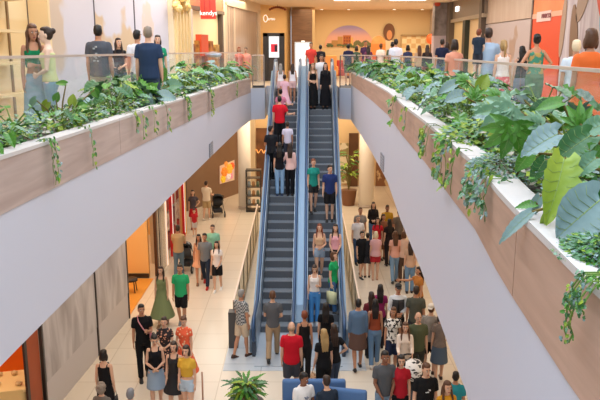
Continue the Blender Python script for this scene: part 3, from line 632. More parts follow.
# ------------------------------------------------------------------ foliage
def leafm(name, c1, c2, rough):
    m = mat(c1, rough, pat='noise', h2=c2, scale=6, amount=.6, spec=.6); return m
LM = [leafm('a','#3f7d24','#5f9a2c',.4), leafm('b','#8ba4a3','#74928f',.35), leafm('c','#7f9f26','#a2b436',.45), leafm('d','#245a26','#3b7434',.35), leafm('e','#5b8a62','#7a9f82',.35)]  # b holds sky reflection, c backlit glow, both painted into leaf colour
STEM = mat('#6d8a3a', .6); STEM2 = mat('#7a6a34', .7)
def leaf(m, base, d, up, L, W, mi, lobes=0, droop=.25, fold=.25, n=9, rib=.07, vein=0):
    """one broad leaf: base point, pointing direction d, up = face normal"""
    d = d.normalized(); side = d.cross(up).normalized(); up = side.cross(d).normalized()
    vs = []; fs = []
    for i in range(n+1):
        t = i/n; w = W*.5*(math.sin(math.pi*min(1, (t*.93+.07))**.75))**.8 if i < n else .004
        if lobes and 0 < i < n: w *= (1.04 if i % 2 else (.66 if lobes == 1 else .86))
        if i == 0: w = W*.22
        c = base+d*(L*t)-up*(droop*L*t*t)
        bk = -d*(W*.28*(1-t)**3)
        for k, f in enumerate((-1,-.55,0,.55,1)):
            vs.append(c+side*(w*f)+up*(abs(f)*fold*w+(rib*W*(i % 2)*(abs(f) > 0)))+bk*abs(f)*(1 if abs(f) == 1 else .4)+d*(lobes*.05*L*abs(f)))
    for i in range(n):
        for k in range(4): a = i*5+k; fs.append((a, a+1, a+6, a+5))
    m.add(vs, fs, mi)
    if vein:
        e = up*.0015; m.tube([vs[5*i+2]+e for i in range(n+1)], [W*.014*(1-.8*i/n) for i in range(n+1)], 5, 5)
        for i in range(1, n-1, 2):
            for k in (0, 4): m.tube([vs[5*i+2]+e, vs[5*(i+1)+(1 if k == 0 else 3)]+e, vs[5*(i+1)+k]*.9+vs[5*(i+1)+2]*.1+e], W*.006, 4, 5)
def plant(name, label, group, loc, nl, h, Lr, seed, wts, lean=V(0,0,0), lobe=.5):
    r = random.Random(seed); t = thing(name, label, 'plant', loc, 0, group); m = MB(); s = MB()
    for i in range(nl):
        a = 2*math.pi*(i*.382+r.uniform(-.08,.08)); el = r.uniform(.25,1.); hh = h*r.uniform(.45,1.)
        out = h*r.uniform(.35,.85)*(1.25-.7*el); tip = V(math.cos(a)*out, math.sin(a)*out, hh)+lean*hh
        mid = V(tip.x*.35, tip.y*.35, hh*.65); s.tube([V(0,0,0), mid, tip], [.012,.009,.006], 5)
        L = r.uniform(*Lr); dd = V(math.cos(a), math.sin(a), r.uniform(-.7,.35)); mi = r.choices(range(5), wts)[0]
        leaf(m, tip, dd, V(r.uniform(-.3,.3), r.uniform(-.45,.1), 1), L, L*r.uniform(.62,.85), mi, 1 if r.random() < lobe else 0, r.uniform(.1,.45), r.uniform(.05,.4))
    m.build('foliage', LM, t); s.build('stem', STEM, t); return t
pr2 = random.Random(21)
def zone(tab, X, Y):
    d = Y*math.cos(TH)-(6.9-CZ)*math.sin(TH); px = 300+F*X/d
    for lim, txt in tab:
        if px < lim: return txt
    return tab[-1][1]
ZL = ((12,'at the left picture edge'),(38,'below the green-top woman'),(62,'below the yellow-top woman'),(86,'just left of printed-tee man'),(112,'below the printed-tee man'),(130,'below the black-top woman'),(160,'below the navy-shirt man'),(176,'before the cream and gold pillar'),(190,'before the red-sign store'),(206,'below the orange poster'),(224,'below the red shop sign'),(240,'before the brown hoarding'),(300,'at the far planter end'))
ZR = ((366,'at the far planter end'),(380,'before the orange arch'),(392,'below the portrait medallion'),(402,'below the tall man in white'),(414,'below the navy-top person'),(430,'before the cream wall display'),(448,'below the lilac pillar'),(466,'below the salmon-top person'),(484,'below the carried child'),(500,'below the light-blue-shirt man'),(516,'below the blonde woman'),(531,'below the black-top woman'),(550,'below the hands-on-hips woman'),(572,'before the orange banner'),(700,'at the right picture edge'))
for i in range(46):
    Y = 4.6+21.6*(i/45)+pr2.uniform(-.2,.2); Y = min(Y, 26.2); w_ = wL(Y)
    X = edge(EL, Y)-pr2.uniform(.28, max(.3, w_-.15))
    nr = Y < 10; sd_ = 'rim side' if X > edge(EL, Y)-.1-w_/2 else 'rail side'
    plant('philodendron', 'leafy plant, '+sd_+' of left planter, '+zone(ZL, X, Y), 'leafy plants of the left planter', (X, Y, topL(Y)-.1), 6 if nr else 10, (.42 if nr else .55)*pr2.uniform(.6,1.05)+(.16 if Y > 15 else 0), (.1,.2) if nr else (.18,.32), i, (6,2,2,4,2) if nr else (5,3,1.2,5,3))
for i in range(62):
    Y = 3.9+22.3*(i/61)**.95+pr2.uniform(-.15,.15); Y = min(Y, 26.2); w_ = wR(Y)
    X = edge(ER, Y)+pr2.uniform(min(.3,w_*.5), max(.32, w_-.12))
    if Y < 7 and X < edge(ER, Y)+.6: X += .35
    sd_ = 'rim side' if X < edge(ER, Y)+.08+w_/2 else 'rail side'
    plant('philodendron', 'leafy plant, '+sd_+' of right planter, '+zone(ZR, X, Y), 'leafy plants of the right planter', (X, Y, 6.4), 9, .58*pr2.uniform(.6,1.05), (.17,.32), 100+i, (7,4,2.2,3.5,2))
by_label = {}
for o in sc.collection.objects:
    if o.get('label', '').startswith('leafy plant, '): by_label.setdefault(o['label'], []).append(o)
NTH = ['nearest','second','third','fourth','fifth','sixth','seventh','eighth','ninth','tenth','eleventh','twelfth']; CNT = ['','','two','three','four','five','six','seven','eight','nine','ten','eleven','twelve']
for l, os_ in by_label.items():
    if len(os_) > 1:
        os_.sort(key=lambda o: o.location.y)
        for k, o in enumerate(os_): o['label'] = l+', '+NTH[min(k, 11)]+' of '+CNT[min(len(os_), 12)]
# a large close plant whose single leaves show, right foreground
def palmate(m, base, d, up, L, mi, k=7):
    d = d.normalized(); side = d.cross(up).normalized(); up = side.cross(d).normalized()
    for i in range(k):
        a = R(-105+210*i/(k-1)); f = .62+.38*math.cos(a*.8); dd = d*math.cos(a)+side*math.sin(a)-up*.12
        leaf(m, base-d*.02*L, dd, up+d*.02*(i-k/2), L*f, L*f*.42, mi, .45, .22, .3, n=8, rib=.05, vein=1)
def leaf_px(m, s, b, tp, wpx, Y, mi, root, lobes=0, upv=(-.1,-.75,.65), Y2=None, droop=.12, fold=.15):
    p = ony(*b, Y); q = ony(*tp, Y2 or Y); L = (q-p).length; W = wpx*Y/F
    if lobes == 9: palmate(m, p, q-p, V(*upv), L, mi)
    else: leaf(m, p, q-p, V(*upv), L, W, mi, lobes*.5, droop+.12, fold+.15, n=14, rib=.1, vein=1)
    mid = (p+root)/2+V(0,0,.08); s.tube([root, mid, p], [.012,.01,.007], 6)
def big_plant(label, loc, leaves):
    t = thing('philodendron', label, 'plant', loc); m = MB(); s = MB(); root = V(*loc)
    for L in leaves: leaf_px(m, s, *L[:5], root, *L[5:])
    shift(m, loc); shift(s, loc); m.build('foliage', LM+[mat('#9fb56a', .5)], t, True); s.build('stem', STEM2, t)
big_plant('large close plant with dark green, teal and yellow-green leaves at the right edge', (1.9,3.5,6.42), [
 ((590,136),(553,158),30,3.35,3,0,(.1,-.7,.7)), ((564,158),(552,220),38,3.2,2,1,(.0,-.95,.3),3.05), ((580,124),(582,100),30,3.7,0,9,(-.1,-.8,.6)),
 ((558,134),(520,152),30,3.7,1,0,(.1,-.6,.8)), ((600,200),(556,236),52,2.9,1,0,(.1,-.7,.7)), ((600,182),(590,218),24,3.0,3,0,(-.2,-.8,.5)), ((604,124),(578,134),22,3.6,4), ((596,158),(572,176),20,3.2,4,0),
 ((570,205),(566,226),14,3.1,2,0,(0,-.9,.4)), ((588,150),(604,164),20,3.3,0,0)])
big_plant('close plant with a pale teal fingered leaf and bright green lobes right of centre', (1.95,4.7,6.42), [
 ((508,108),(476,128),30,4.6,4,9), ((512,126),(503,162),28,4.4,0,9,(0,-.9,.4)), ((562,102),(536,107),14,4.6,0,0), ((540,124),(520,114),20,4.5,4,9), ((530,152),(516,172),16,4.2,0,0,(0,-.9,.4)),((536,112),(560,98),18,4.8,3,0),((498,96),(484,90),16,5.2,0,9),((524,100),(514,90),12,5.4,1,0),((545,160),(530,182),16,4.0,3,0)])
big_plant('bushy plant with bluish and bright upright leaves midway along the near rail', (2.2,7.2,6.42), [
 ((462,96),(444,100),16,7.2,1,0), ((474,98),(478,84),16,7.2,0,9), ((486,108),(470,116),16,7.0,4,9), ((455,84),(438,92),12,7.8,1,0), ((480,88),(488,74),14,7.4,2,0,(0,-.9,.4)), ((466,80),(452,76),14,7.9,0,9)])
big_plant('long narrow bluish leaves hanging over the right planter rim', (1.5,3.5,6.42), [((532,212),(496,240),14,3.3,1,0,(-.5,-.6,.6)), ((540,196),(527,222),12,3.4,1,0), ((536,204),(516,206),10,3.4,0,0),((548,212),(540,232),9,3.2,2,0)])
big_plant('dark drooping leaf hanging over the far right planter edge', (2.1,20,6.42), [((384,90),(371,104),9,20.3,3,0,(-.6,-.6,.4)), ((382,86),(370,92),7,20.3,4,0), ((392,84),(384,98),7,19.3,0,0)])
big_plant('large-leaved plant with a dark heart leaf and grey-teal leaves, middle of the left planter', (-2.95,12.6,6.3), [
 ((152,82),(138,92),22,12.4,0,0,(.3,-.8,.5)), ((158,78),(166,68),16,12.6,0,0,(.2,-.8,.5)), ((146,96),(142,116),16,12.0,1,0,(.3,-.9,.3)), ((160,96),(176,98),14,12.3,1,0), ((150,98),(134,104),14,12.2,4,9), ((170,86),(182,84),14,12.8,4,0), ((140,90),(128,98),12,12.4,3,0)])
big_plant('tall thin-stemmed plant with a few small leaves at the near end of the left planter', (-2.95,8.6,6.3), [
 ((66,84),(55,82),7,8.6,0,0), ((72,104),(73,94),9,8.6,2,0,(.2,-.9,.3)), ((78,106),(88,104),8,8.7,0,0), ((48,102),(42,112),9,8.5,2,0,(.2,-.9,.3)), ((94,90),(98,98),9,8.9,0,0), ((56,100),(58,92),8,8.6,0,0,(.1,-.9,.4)), ((36,100),(28,108),10,8.3,4,0)])
# ground cover
def cover(E_, s, wf, tf, Y0, Y1, n, label, sd, rimclear):
    r = random.Random(sd); m = MB()
    for i in range(n):
        Y = Y0+(Y1-Y0)*(r.random()**1.25); w_ = wf(Y); off = r.uniform(rimclear, w_); X = edge(E_, Y)+s*off
        L = r.uniform(.035,.085)*(1 if Y < 12 else 1.5); a = r.uniform(0, 6.3); p = V(X, Y, tf(Y)+r.uniform(-.08,.14)*(1-.3*abs(off-.5)))
        d = V(math.cos(a), math.sin(a), r.uniform(-.6,.4)); up = V(r.uniform(-.6,.6), r.uniform(-.8,.3), 1); d.normalize(); sd_ = d.cross(up).normalized()
        up = sd_.cross(d); c = r.choices((0,1,2,3,4,5), (6,1.6,4,3,2.4,1.6))[0]
        m.add([p, p+d*L*.45+sd_*L*.42+up*.1*L, p+d*L, p+d*L*.45-sd_*L*.42+up*.1*L], [(0,1,2),(0,2,3)], c)
    o = m.build('ground_ivy', LM+[mat('#c9c2b4', .7)]); return tag(o, label, 'ivy', None, 'stuff')
cover(EL, -1, wL, topL, 3.5, 26.3, 9000, 'dense small-leaved ivy covering the soil of the left planter', 3, .13)
cover(ER, 1, wR, lambda Y: 6.5, 2.3, 26.3, 12000, 'dense small-leaved ivy covering the soil of the right planter', 4, .17)
def vine(px, py0, py1, E_, s, side, label, dens=1., wd=.05, cols=(5,1,4,3,2), sd=0, strands=1, ls=.055):
    # find the point of the planter face under the pixel
    r0 = None; rr = ray(px, py0)
    for i in range(6000):
        Y = 1.5+i*.0045
        if s*(rr.x*Y/rr.y-edge(E_, Y)) < -.05: continue
        r0 = Y; break
    Y = r0; X = edge(E_, Y)-s*.07; p = V(X, Y, CZ+rr.z*Y/rr.y); q = V(X, Y, CZ+ray(px, py1).z*Y/ray(px, py1).y)
    zt = topL(Y)+.01 if s < 0 else 6.51; r = random.Random(sd*7+int(px))
    t = thing('trailing_ivy', label, 'ivy', (X+s*.18, Y, zt)); m = MB(); st = MB()
    for k in range(strands):
        dy = (k-(strands-1)/2)*wd*1.6; z1 = q.z+(p.z-q.z)*(.35*r.random() if k else 0); pts = [V(X+s*.19,Y+dy,zt-.03), V(X+s*.1,Y+dy,zt+.012), V(X+s*.03,Y+dy,zt+.012), V(X-s*.0,Y+dy,zt-.04)]
        nseg = 6
        for i in range(1, nseg+1): pts.append(V(X-s*.01+r.uniform(-.01,.01), Y+dy+r.uniform(-.3,.3)*wd, zt-.04+(z1-zt)*i/nseg))
        st.tube(pts, .0035, 5)
        for i in range(int(9*dens*max(1, (zt-z1)/.3))):
            f = r.random(); j = min(len(pts)-2, int(f*(len(pts)-1))); c = pts[j].lerp(pts[j+1], f*(len(pts)-1)-j)+V(-s*r.uniform(0,.8)*ls, r.uniform(-1,1)*wd, r.uniform(-.02,.02))
            leaf(m, c, V(-s*r.uniform(0,.6), r.uniform(-1,1), r.uniform(-1,-.1)), V(-s, -.4, .3), ls*r.uniform(.7,1.4), ls*r.uniform(.6,1.1), r.choices(range(5), cols)[0], 0, .2, .2, n=4)
    shift(m, t.location); shift(st, t.location); m.build('foliage', LM, t); st.build('stem', STEM, t)
Lv = [(51,146,180,1.3,.06,2),(89,134,163,1.,.04,1),(134,118,128,1.,.04,1),(141,118,134,1,.05,1),(152,112,130,1.2,.05,1),(165,108,127,1.,.05,1),(186,101,120,1.4,.08,2),(210,94,113,1.5,.08,2),(235,86,96,1.5,.1,1)]
Ll = ['longest ivy strand over the left planter, nearest the camera','second ivy strand from the near end of the left planter','short ivy tuft just before the navy-tee man, left planter','ivy tuft below the big heart leaf, left planter','yellowish ivy strand at the middle of the left planter','ivy strand before the cream pillar, left planter','double ivy strand below the red shop sign, left planter','dense dark ivy strand toward the far end, left planter','last small ivy tuft at the far end of the left planter']
for (x, a, b, dn, wd, sn), l in zip(Lv, Ll): vine(x, a, b, EL, -1, 0, l, dn*1.4, wd, sd=1, strands=sn, ls=.042 if x < 120 else .06)
Rv = [(395,100,120,1.3,.08,1,(5,1,4,3,2),.08),(407,122,128,1,.1,1,(5,1,4,3,2),.08),(429,122,152,1.5,.1,2,(5,1,5,3,2),.07),(446,140,182,1.6,.09,3,(4,1,6,3,1),.06),(457,150,190,1.3,.05,1,(5,1,4,3,2),.06),(482,168,206,2.6,.07,5,(1,4,1,3,4),.045),(582,275,330,3.4,.012,3,(1,1,3,5,2),.015),(592,262,300,4,.02,3,(2,2,1,5,3),.017)]
Rl = ['small ivy tuft high on the right planter beside the drooping leaf','thin ivy wisp on the right planter left of the yellow-green strand','double ivy strand hanging midway along the right planter','longest yellow-green ivy strand on the right planter','single ivy strand beside the longest yellow-green one','grey-green bushy trailing clump over the right planter rim','dry brown-green dangling strands near the right edge','dark bushy creeper at the right edge']
for (x, a, b, dn, wd, sn, co, ls), l in zip(Rv, Rl): vine(x, a, b, ER, 1, 0, l, dn, wd, co, sd=2, strands=sn, ls=ls)
def bush(label, loc, rad, n, cols, sd, ls=(.03,.06), name='creeper'):
    r = random.Random(sd); t = thing(name, label, 'plant', loc); m = MB(); st = MB()
    for i in range(n):
        a = r.uniform(0, 6.3); b = r.uniform(0, 1)**.6; p = V(math.cos(a)*rad[0]*b, math.sin(a)*rad[1]*b, rad[2]*(1-b*b)*r.uniform(.4,1.)); L = r.uniform(*ls)
        leaf(m, p, V(math.cos(a), math.sin(a), r.uniform(-.5,.6)), V(r.uniform(-.5,.5),-.5,1), L, L*.5, r.choices(range(5), cols)[0], 0, .2, .2, n=3)
        if i % 12 == 0: st.tube([V(0,0,0), p], .004, 4)
    m.build('foliage', LM, t); st.build('stem', STEM2, t)
bush('low grey-green bushy plant spilling at the planter rim before the bright leaf', tuple(onz(500,172,6.47)), (.2,.5,.13), 900, (1,4,1,4,5), 5, (.02,.045))
bush('fine dark fern-like bush at the right edge of the near planter', tuple(onz(597,258,6.48)), (.13,.28,.09), 2200, (2,2,1,5,3), 6, (.012,.03))
bush('bright yellow-green low bush beside the white rim, right planter', tuple(onz(478,140,6.47)), (.35,.8,.18), 700, (6,1,6,1,2), 7, (.05,.09))

# ------------------------------------------------------------------ potted plants below
def palm(loc, label, h, n, potc, potr, poth, cols, ls, sd, name='potted_palm'):
    r = random.Random(sd); t = thing(name, label, 'potted plant', loc); m = MB(); m.tube([V(0,0,0),V(0,0,poth*.9),V(0,0,poth)], [potr*.75,potr,potr*1.03], 20); m.build('pot', mat(potc, .6), t)
    m = MB(); st = MB()
    for i in range(n):
        a = 2.4*i; out = r.uniform(.2,1)*ls; hh = poth+h*r.uniform(.35,1); tip = V(math.cos(a)*out, math.sin(a)*out, hh); st.tube([V(0,0,poth*.9), V(tip.x*.3,tip.y*.3,hh*.7+poth*.3), tip], .012, 5)
        leaf(m, tip, V(math.cos(a), math.sin(a), r.uniform(-.4,.7)), V(0,-.3,1), ls*r.uniform(.6,1.1), ls*.3, r.choices(range(5), cols)[0], 1, .3, .2)
    m.build('foliage', LM, t); st.build('stem', STEM2, t)
palm((*onz(348.5, 205, 0).xy, 0), 'yellow-green leafy palm in a brown pot right of the escalators', 1.9, 46, '#7a4f32', .38, .75, (4,0,7,2,1), .46, 31)
c = onz(246, 383, 1.0); palm((c.x, c.y, 0), 'dark green leafy plant in a planter at the bottom edge, left of the blue seats', .45, 110, '#6f665e', .34, .6, (5,0,3,6,2), .24, 32, 'potted_plant')
# ------------------------------------------------------------------ people
SKIN = ['#ecc8b2','#d9ab90','#bf8a6c','#8e5f48','#644334']
HAIRC = {'black':'#1c1614','dark':'#33231b','brown':'#5b3a25','auburn':'#7d3e24','blond':'#a98858','fair':'#e3cfae','grey':'#8b8681','white':'#d9d4cc'}
eye_w = mat('#efe9e2', .3); eye_d = mat('#22160f', .3)
LATER = []
def remesh_later(mb, name, m, parent, vox, smooth_it=2, extra=None):
    o = mb.build(name, m, parent, True)
    r = o.modifiers.new('r', 'REMESH'); r.mode = 'VOXEL'; r.voxel_size = vox; r.use_smooth_shade = True
    if smooth_it: k = o.modifiers.new('s', 'SMOOTH'); k.factor = .5; k.iterations = smooth_it
    LATER.append((o, extra)); return o
def finish_later():
    dg = bpy.context.evaluated_depsgraph_get()
    for o, extra in LATER:
        me = bpy.data.meshes.new_from_object(o.evaluated_get(dg)); o.modifiers.clear(); old = o.data; me.name = old.name
        mats = [m for m in old.materials]; me.materials.clear()
        for m in mats: me.materials.append(m)
        if extra:
            bm = bmesh.new(); bm.from_mesh(me)
            for f in bm.faces: f.material_index = 0; f.smooth = True
            vs = [bm.verts.new(v) for v in extra.v]
            for f, mi in zip(extra.f, extra.mi):
                try: q = bm.faces.new([vs[i] for i in f]); q.material_index = mi; q.smooth = True
                except ValueError: pass
            bm.to_mesh(me); bm.free()
        o.data = me; bpy.data.meshes.remove(old)
ARM = {  # upper arm direction, forearm direction; s is the side, x outward
 'down': ((.13,.03,-1),(.06,-.2,-1)), 'swf': ((.12,-.38,-1),(0,-.75,-1)), 'swb': ((.15,.38,-1),(.1,.1,-1)),
 'phone': ((.12,-.15,-1),(-.4,-1,.4)), 'front': ((.2,-.1,-1),(-.75,-.7,-.35)), 'low': ((.12,-.15,-1),(-.45,-.55,-.9)),
 'hip': ((.8,.3,-1),(-.7,-.35,-.6)), 'rail': ((.5,-.15,-1),(.75,-.7,.05)), 'out': ((.5,-.25,-1),(.4,-.9,-.2)),
 'up': ((.6,-.5,-.2),(-.55,-.2,1)), 'carry': ((.2,-.25,-1),(-.5,-1,.15)), 'push': ((.1,-.5,-1),(-.05,-1,-.25)),
 'fold': ((.2,-.2,-1),(-1,-.55,.1)), 'reach': ((.3,-1,-.35),(.1,-1,.1)), 'side': ((.9,-.1,-.5),(.9,-.3,-.2)), 'bag': ((.15,.0,-1),(.1,-.35,-1)),
}
def limb_dir(t, s): return V(t[0]*s, t[1], t[2]).normalized()
def person(x, y, h, rz, label, skin=1, hair=('short','dark'), top=('tee','#333333'), bot=('jeans','#4d6078'), shoes='#2a2a2a', arms=('down','down'),
           legs='stand', zf=0., sex='m', w=1., head=(0,0), at=None, pos=None, sit=False, esc=False, group=None, lean=0, D=None):
    """x, y: where the photo shows the crown; rz 0 faces the camera (-Y), 180 faces away"""
    if D: h = ony(x, y, D).z-zf
    if pos: p = V(*pos)
    elif esc:
        rr = ray(x, y); Y = 15.
        while Y < 31:
            if CZ+rr.z*Y/rr.y-h <= max(0, min(5.9, (Y-17.3)*.2/.325+.1)): break
            Y += .01
        p = V(rr.x*Y/rr.y, Y, 0)
        k = max(0, min(29, math.floor((p.y-17.3)/.325)+1)); zf = .2*k if k > 0 else .03
        q = ony(x, y, 17.3+.325*(k-1)+.17) if 0 < k < 29 else onz(x, y, zf+h); p = V(q.x, q.y, zf)
    else: q = onz(x, y, zf+h); p = V(q.x, q.y, zf)
    t = thing('person', label, 'person', p, R(rz), group); t.scale = (.9,.95,1); S = h/1.72 if not sit else 1.
    child = h < 1.36 and not sit
    S0 = S
    far = p.y; vox = .0105 if far < 20 else .013
    f = sex == 'f'; shw = (.155 if f else .18)*(.85+.15*w); hipx = .09; HH = .07
    # ---- pose
    st = {'stand': ((2,4),(-2,2)), 'walk': ((20,4),(-16,26)), 'walk2': ((-16,26),(20,4)), 'small': ((9,4),(-8,14)), 'small2': ((-8,14),(9,4)), 'shift': ((6,12),(-1,0))}.get(legs, ((2,4),(-2,2)))
    if sit: st = ((84,84),(86,80))
    thl, shl = .415, .405
    J = {}; low = 0
    for s, (a, b) in zip((-1, 1), st):
        kn = V(.0, -math.sin(R(a))*thl, -math.cos(R(a))*thl); c = a-b
        an = kn+V(0, -math.sin(R(c))*shl, -math.cos(R(c))*shl); J[s] = (kn, an); low = min(low, an.z)
    hz = -low+.085
    pass
    def sc3(v): return v*S
    B = MB(); T = MB(); Bt = MB()
    WA = hz+.17; CH = hz+.38; SH = hz+.52; NK = hz+.565; HC = hz+.70
    ln = V(0, -math.tan(R(lean)), 0)
    def up_(z): return ln*(z-hz)
    bw = w
    # torso profile: z, half width, half depth, y offset
    if f: prof = [(hz-.09,.135,.1,.0),(hz-.02,.168,.115,.012),(hz+.05,.158,.108,.008),(WA,.122,.088,0),(WA+.1,.132,.095,-.004),(CH,.138,.105,-.014),(CH+.06,.142,.1,-.006),(SH-.03,.138,.076,.004),(SH+.015,.09,.058,.006),(NK,.05,.05,.006)]
    else: prof = [(hz-.09,.125,.095,.0),(hz-.02,.155,.11,.008),(hz+.05,.152,.108,.004),(WA,.142,.105,0),(WA+.1,.15,.112,0),(CH,.162,.118,-.004),(CH+.06,.165,.112,0),(SH-.03,.158,.086,.004),(SH+.02,.1,.066,.006),(NK,.055,.055,.006)]
    def torso(mb, z0, z1, off, flare=0, n=16, mi=0):
        pts = [q for q in prof if z0 < q[0] < z1]
        def at_(z):
            for a, b in zip(prof, prof[1:]):
                if z <= b[0]: u = max(0, (z-a[0])/(b[0]-a[0])); return (z,)+tuple(a[i]+(b[i]-a[i])*u for i in (1,2,3))
            return (z,)+prof[-1][1:]
        pts = [at_(z0)]+pts+[at_(z1)]
        mb.loft([(sc3(V(0, q[3], q[0])+up_(q[0])), V((q[1]*bw+off)*S,0,0), V(0,(q[2]*bw+off)*S,0)) for q in pts], n, mi)
    torso(B, hz-.1, NK, -.004)
    if f: 
        for s in (-1,1): B.ell(sc3(V(s*.068, -.085, CH-.01)+up_(CH)), (.055*S,.045*S,.055*S), 10, 7)
    # head
    hs = S*(1.22 if child else 1.)
    neck0 = sc3(V(0,.004,NK-.03)+up_(NK)); hc = sc3(V(0,-.012,HC)+up_(HC)); 
    if child: hc = hc+V(0,0,-.015)
    HM = Matrix.Rotation(R(head[0]), 3, 'Z') @ Matrix.Rotation(R(head[1]), 3, 'X')
    nb = neck0
    def hp(x_, y_, z_): return hc + HM @ V(x_*hs, y_*hs, z_*hs)
    B.tube([nb-V(0,0,.03*S), hp(0,.015,-.07)], [.058*S*bw**.5 if not f else .048*S, (.052 if not f else .044)*hs], 12)
    hr = (.1,.12,.12)
    B.ell(hp(0,.0,.015), (.075*hs,.095*hs,.103*hs), 16, 12, M=HM); B.ell(hp(0,-.022,-.055), (.056*hs,.068*hs,.066*hs), 12, 8, M=HM); B.ell(hp(0,-.06,-.1), (.024*hs,.022*hs,.018*hs), 8, 6, M=HM)
    B.ell(hp(0,-.1,-.02), (.013*hs,.02*hs,.024*hs), 8, 6, M=HM); B.ell(hp(0,-.106,-.034), (.017*hs,.014*hs,.011*hs), 8, 6, M=HM)
    for s in (-1,1): B.ell(hp(s*.078,.005,-.012), (.01*hs,.02*hs,.032*hs), 8, 6, M=HM)
    E = MB()
    for s in (-1,1):
        E.ell(hp(s*.031,-.087,.006), (.0155*hs,.009*hs,.0085*hs), 8, 6, 1, HM); E.ell(hp(s*.031,-.095,.006), (.008*hs,.004*hs,.008*hs), 6, 5, 2, HM)
        E.ell(hp(s*.033,-.092,.029), (.023*hs,.009*hs,.0055*hs), 8, 4, 2, HM)
    E.ell(hp(0,-.09,-.062), (.027*hs,.009*hs,.0095*hs), 8, 5, 3, HM)
    # arms
    armpts = {}
    for s, pose in zip((-1, 1), arms):
        if isinstance(pose, str): pose = ARM[pose]
        ud, fd = limb_dir(pose[0], s), limb_dir(pose[1], s)
        sh = V(s*shw*(.96), .004, SH-.052)+up_(SH); el = sh+ud*.275; wr = el+fd*.235; armpts[s] = (sh, el, wr, fd)
        k = .92 if f else 1.05; k *= bw**.5
        B.tube([sc3(sh-ud*.01), sc3(sh+ud*.08), sc3(sh+ud*.18), sc3(el), sc3(el+fd*.07), sc3(el+fd*.16), sc3(wr)], [a*S*k for a in (.048,.047,.041,.036,.038,.03,.023)], 10, round_end=True)
        # hand
        side = V(s*-1.,0,0); nn_ = (side-fd*side.dot(fd)).normalized()      # palm faces the body
        wd = fd.cross(nn_).normalized()
        if wd.y > 0: wd = -wd                                             # thumb side points forward
        c = sc3(wr); hS = S*(1.05 if not f else .95)
        B.loft([(c-fd*.01*hS, wd*.026*hS, nn_*.018*hS), (c+fd*.03*hS, wd*.036*hS, nn_*.017*hS), (c+fd*.065*hS, wd*.042*hS, nn_*.015*hS), (c+fd*.09*hS, wd*.04*hS, nn_*.012*hS)], 10)
        for q, (o_, L_) in enumerate(((.031,.066),(.0105,.075),(-.0105,.07),(-.031,.055))):
            b0 = c+fd*.08*hS+wd*o_*hS; b1 = b0+(fd+nn_*.25).normalized()*L_*.5*hS+wd*o_*.12*hS; b2 = b1+(fd*.75+nn_*.75).normalized()*L_*.5*hS
            B.tube([b0, b1, b2], [.0098*hS,.0092*hS,.008*hS], 6, round_end=True)
        b0 = c+fd*.025*hS+wd*.026*hS; b1 = b0+(wd*.8+fd*.6+nn_*.2).normalized()*.038*hS; b2 = b1+(wd*.15+fd+nn_*.35).normalized()*.035*hS
        B.tube([b0, b1, b2], [.014*hS,.0115*hS,.009*hS], 6, round_end=True)
    # legs
    LEG = {}
    for s in (-1, 1):
        kn, an = J[s]; h0 = V(s*hipx, 0, hz-.005); k_ = h0+kn+V(s*.005,0,0); a_ = h0+an+V(-s*.005,0,0); LEG[s] = (h0, k_, a_)
        kk = (1.04 if f else 1.)*bw**.6
        d2 = (a_-k_)
        B.tube([sc3(h0), sc3(h0.lerp(k_, .35)), sc3(h0.lerp(k_, .75)), sc3(k_), sc3(k_+d2*.28+V(0,.008,0)), sc3(k_+d2*.6), sc3(a_)], [a*S*kk for a in (.088,.083,.063,.053,.056,.042,.036)], 12, round_end=True)
        ft = -8 if not sit else 0; fdv = V(0, -1, 0)
        pitch_ = (st[0 if s < 0 else 1][0]-st[0 if s < 0 else 1][1])
        if sit: pitch_ = 0
        fdv = V(0, -math.cos(R(pitch_*.8)), math.sin(R(pitch_*.8))*1.) if pitch_ < -5 else V(0,-1,.0 if pitch_ < 6 else .15)
        fdv.normalize(); fz = V(0,0,1)-fdv*fdv.z; fz.normalize()
        heel = a_-fz*.048
        rings = [(-.06,.022,.03),(-.045,.034,.044),(0,.037,.05),(.06,.036,.036),(.12,.043,.024),(.16,.038,.02),(.19,.022,.014)]
        B.loft([(sc3(heel+fdv*r_[0]+fz*(r_[2]-.037)), V(s*r_[1]*S,0,0), fz*r_[2]*S) for r_ in rings], 10)
        if shoes:
            sm = MB(); sm.loft([(sc3(heel+fdv*(r_[0]*1.08)+fz*(r_[2]-.045)), V((r_[1]+.008)*S,0,0), fz*(r_[2]+.008)*S) for r_ in rings], 12)
            sm.v = [(a, b, max(c_, .003)) for a, b, c_ in sm.v]
            so = sm.build('shoe', mat(shoes, .5), t, True)
    B.v = [(a, b, max(c_, .006)) for a, b, c_ in B.v]
    skm = mat(SKIN[skin], .55, spec=.35)
    remesh_later(B, 'body', [skm, eye_w, eye_d, mat(['#b8605a','#a8524a','#93483e','#713a34','#4c2822'][skin], .5)], t, vox*(1 if S > .8 else .85), 2, E)
    # ---- clothes
    kind, col = top[0], top[1]; tm = top[2] if len(top) > 2 else mat(col, .85, bump=.3, spec=.2)
    bkind, bcol = bot[0], bot[1]; bmt = bot[2] if len(bot) > 2 else mat(bcol, .85, bump=.3, spec=.2)
    cv = .014 if far < 20 else .017
    def sleeve(mb, s, upto, off=.02, k0=0):
        sh, el, wr, fd = armpts[s]; k = (.92 if f else 1.05)*bw**.5; ud = (el-sh).normalized()
        pts = [sh-ud*.015, sh+ud*.08]; rr_ = [.05*k+off*.7, .05*k+off]
        if upto <= 1: pts.append(sh.lerp(el, upto)); rr_.append(.045*k+off*1.25)
        else: pts += [el, el.lerp(wr, upto-1)]; rr_ += [.038*k+off, .026*k+off]
        mb.tube([sc3(p_) for p_ in pts], [a*S for a in rr_], 12); mb.ell(sc3(sh+ud*.0+V(0,0,.0)), ((.05*k+off*.75)*S,)*3, 12, 8)
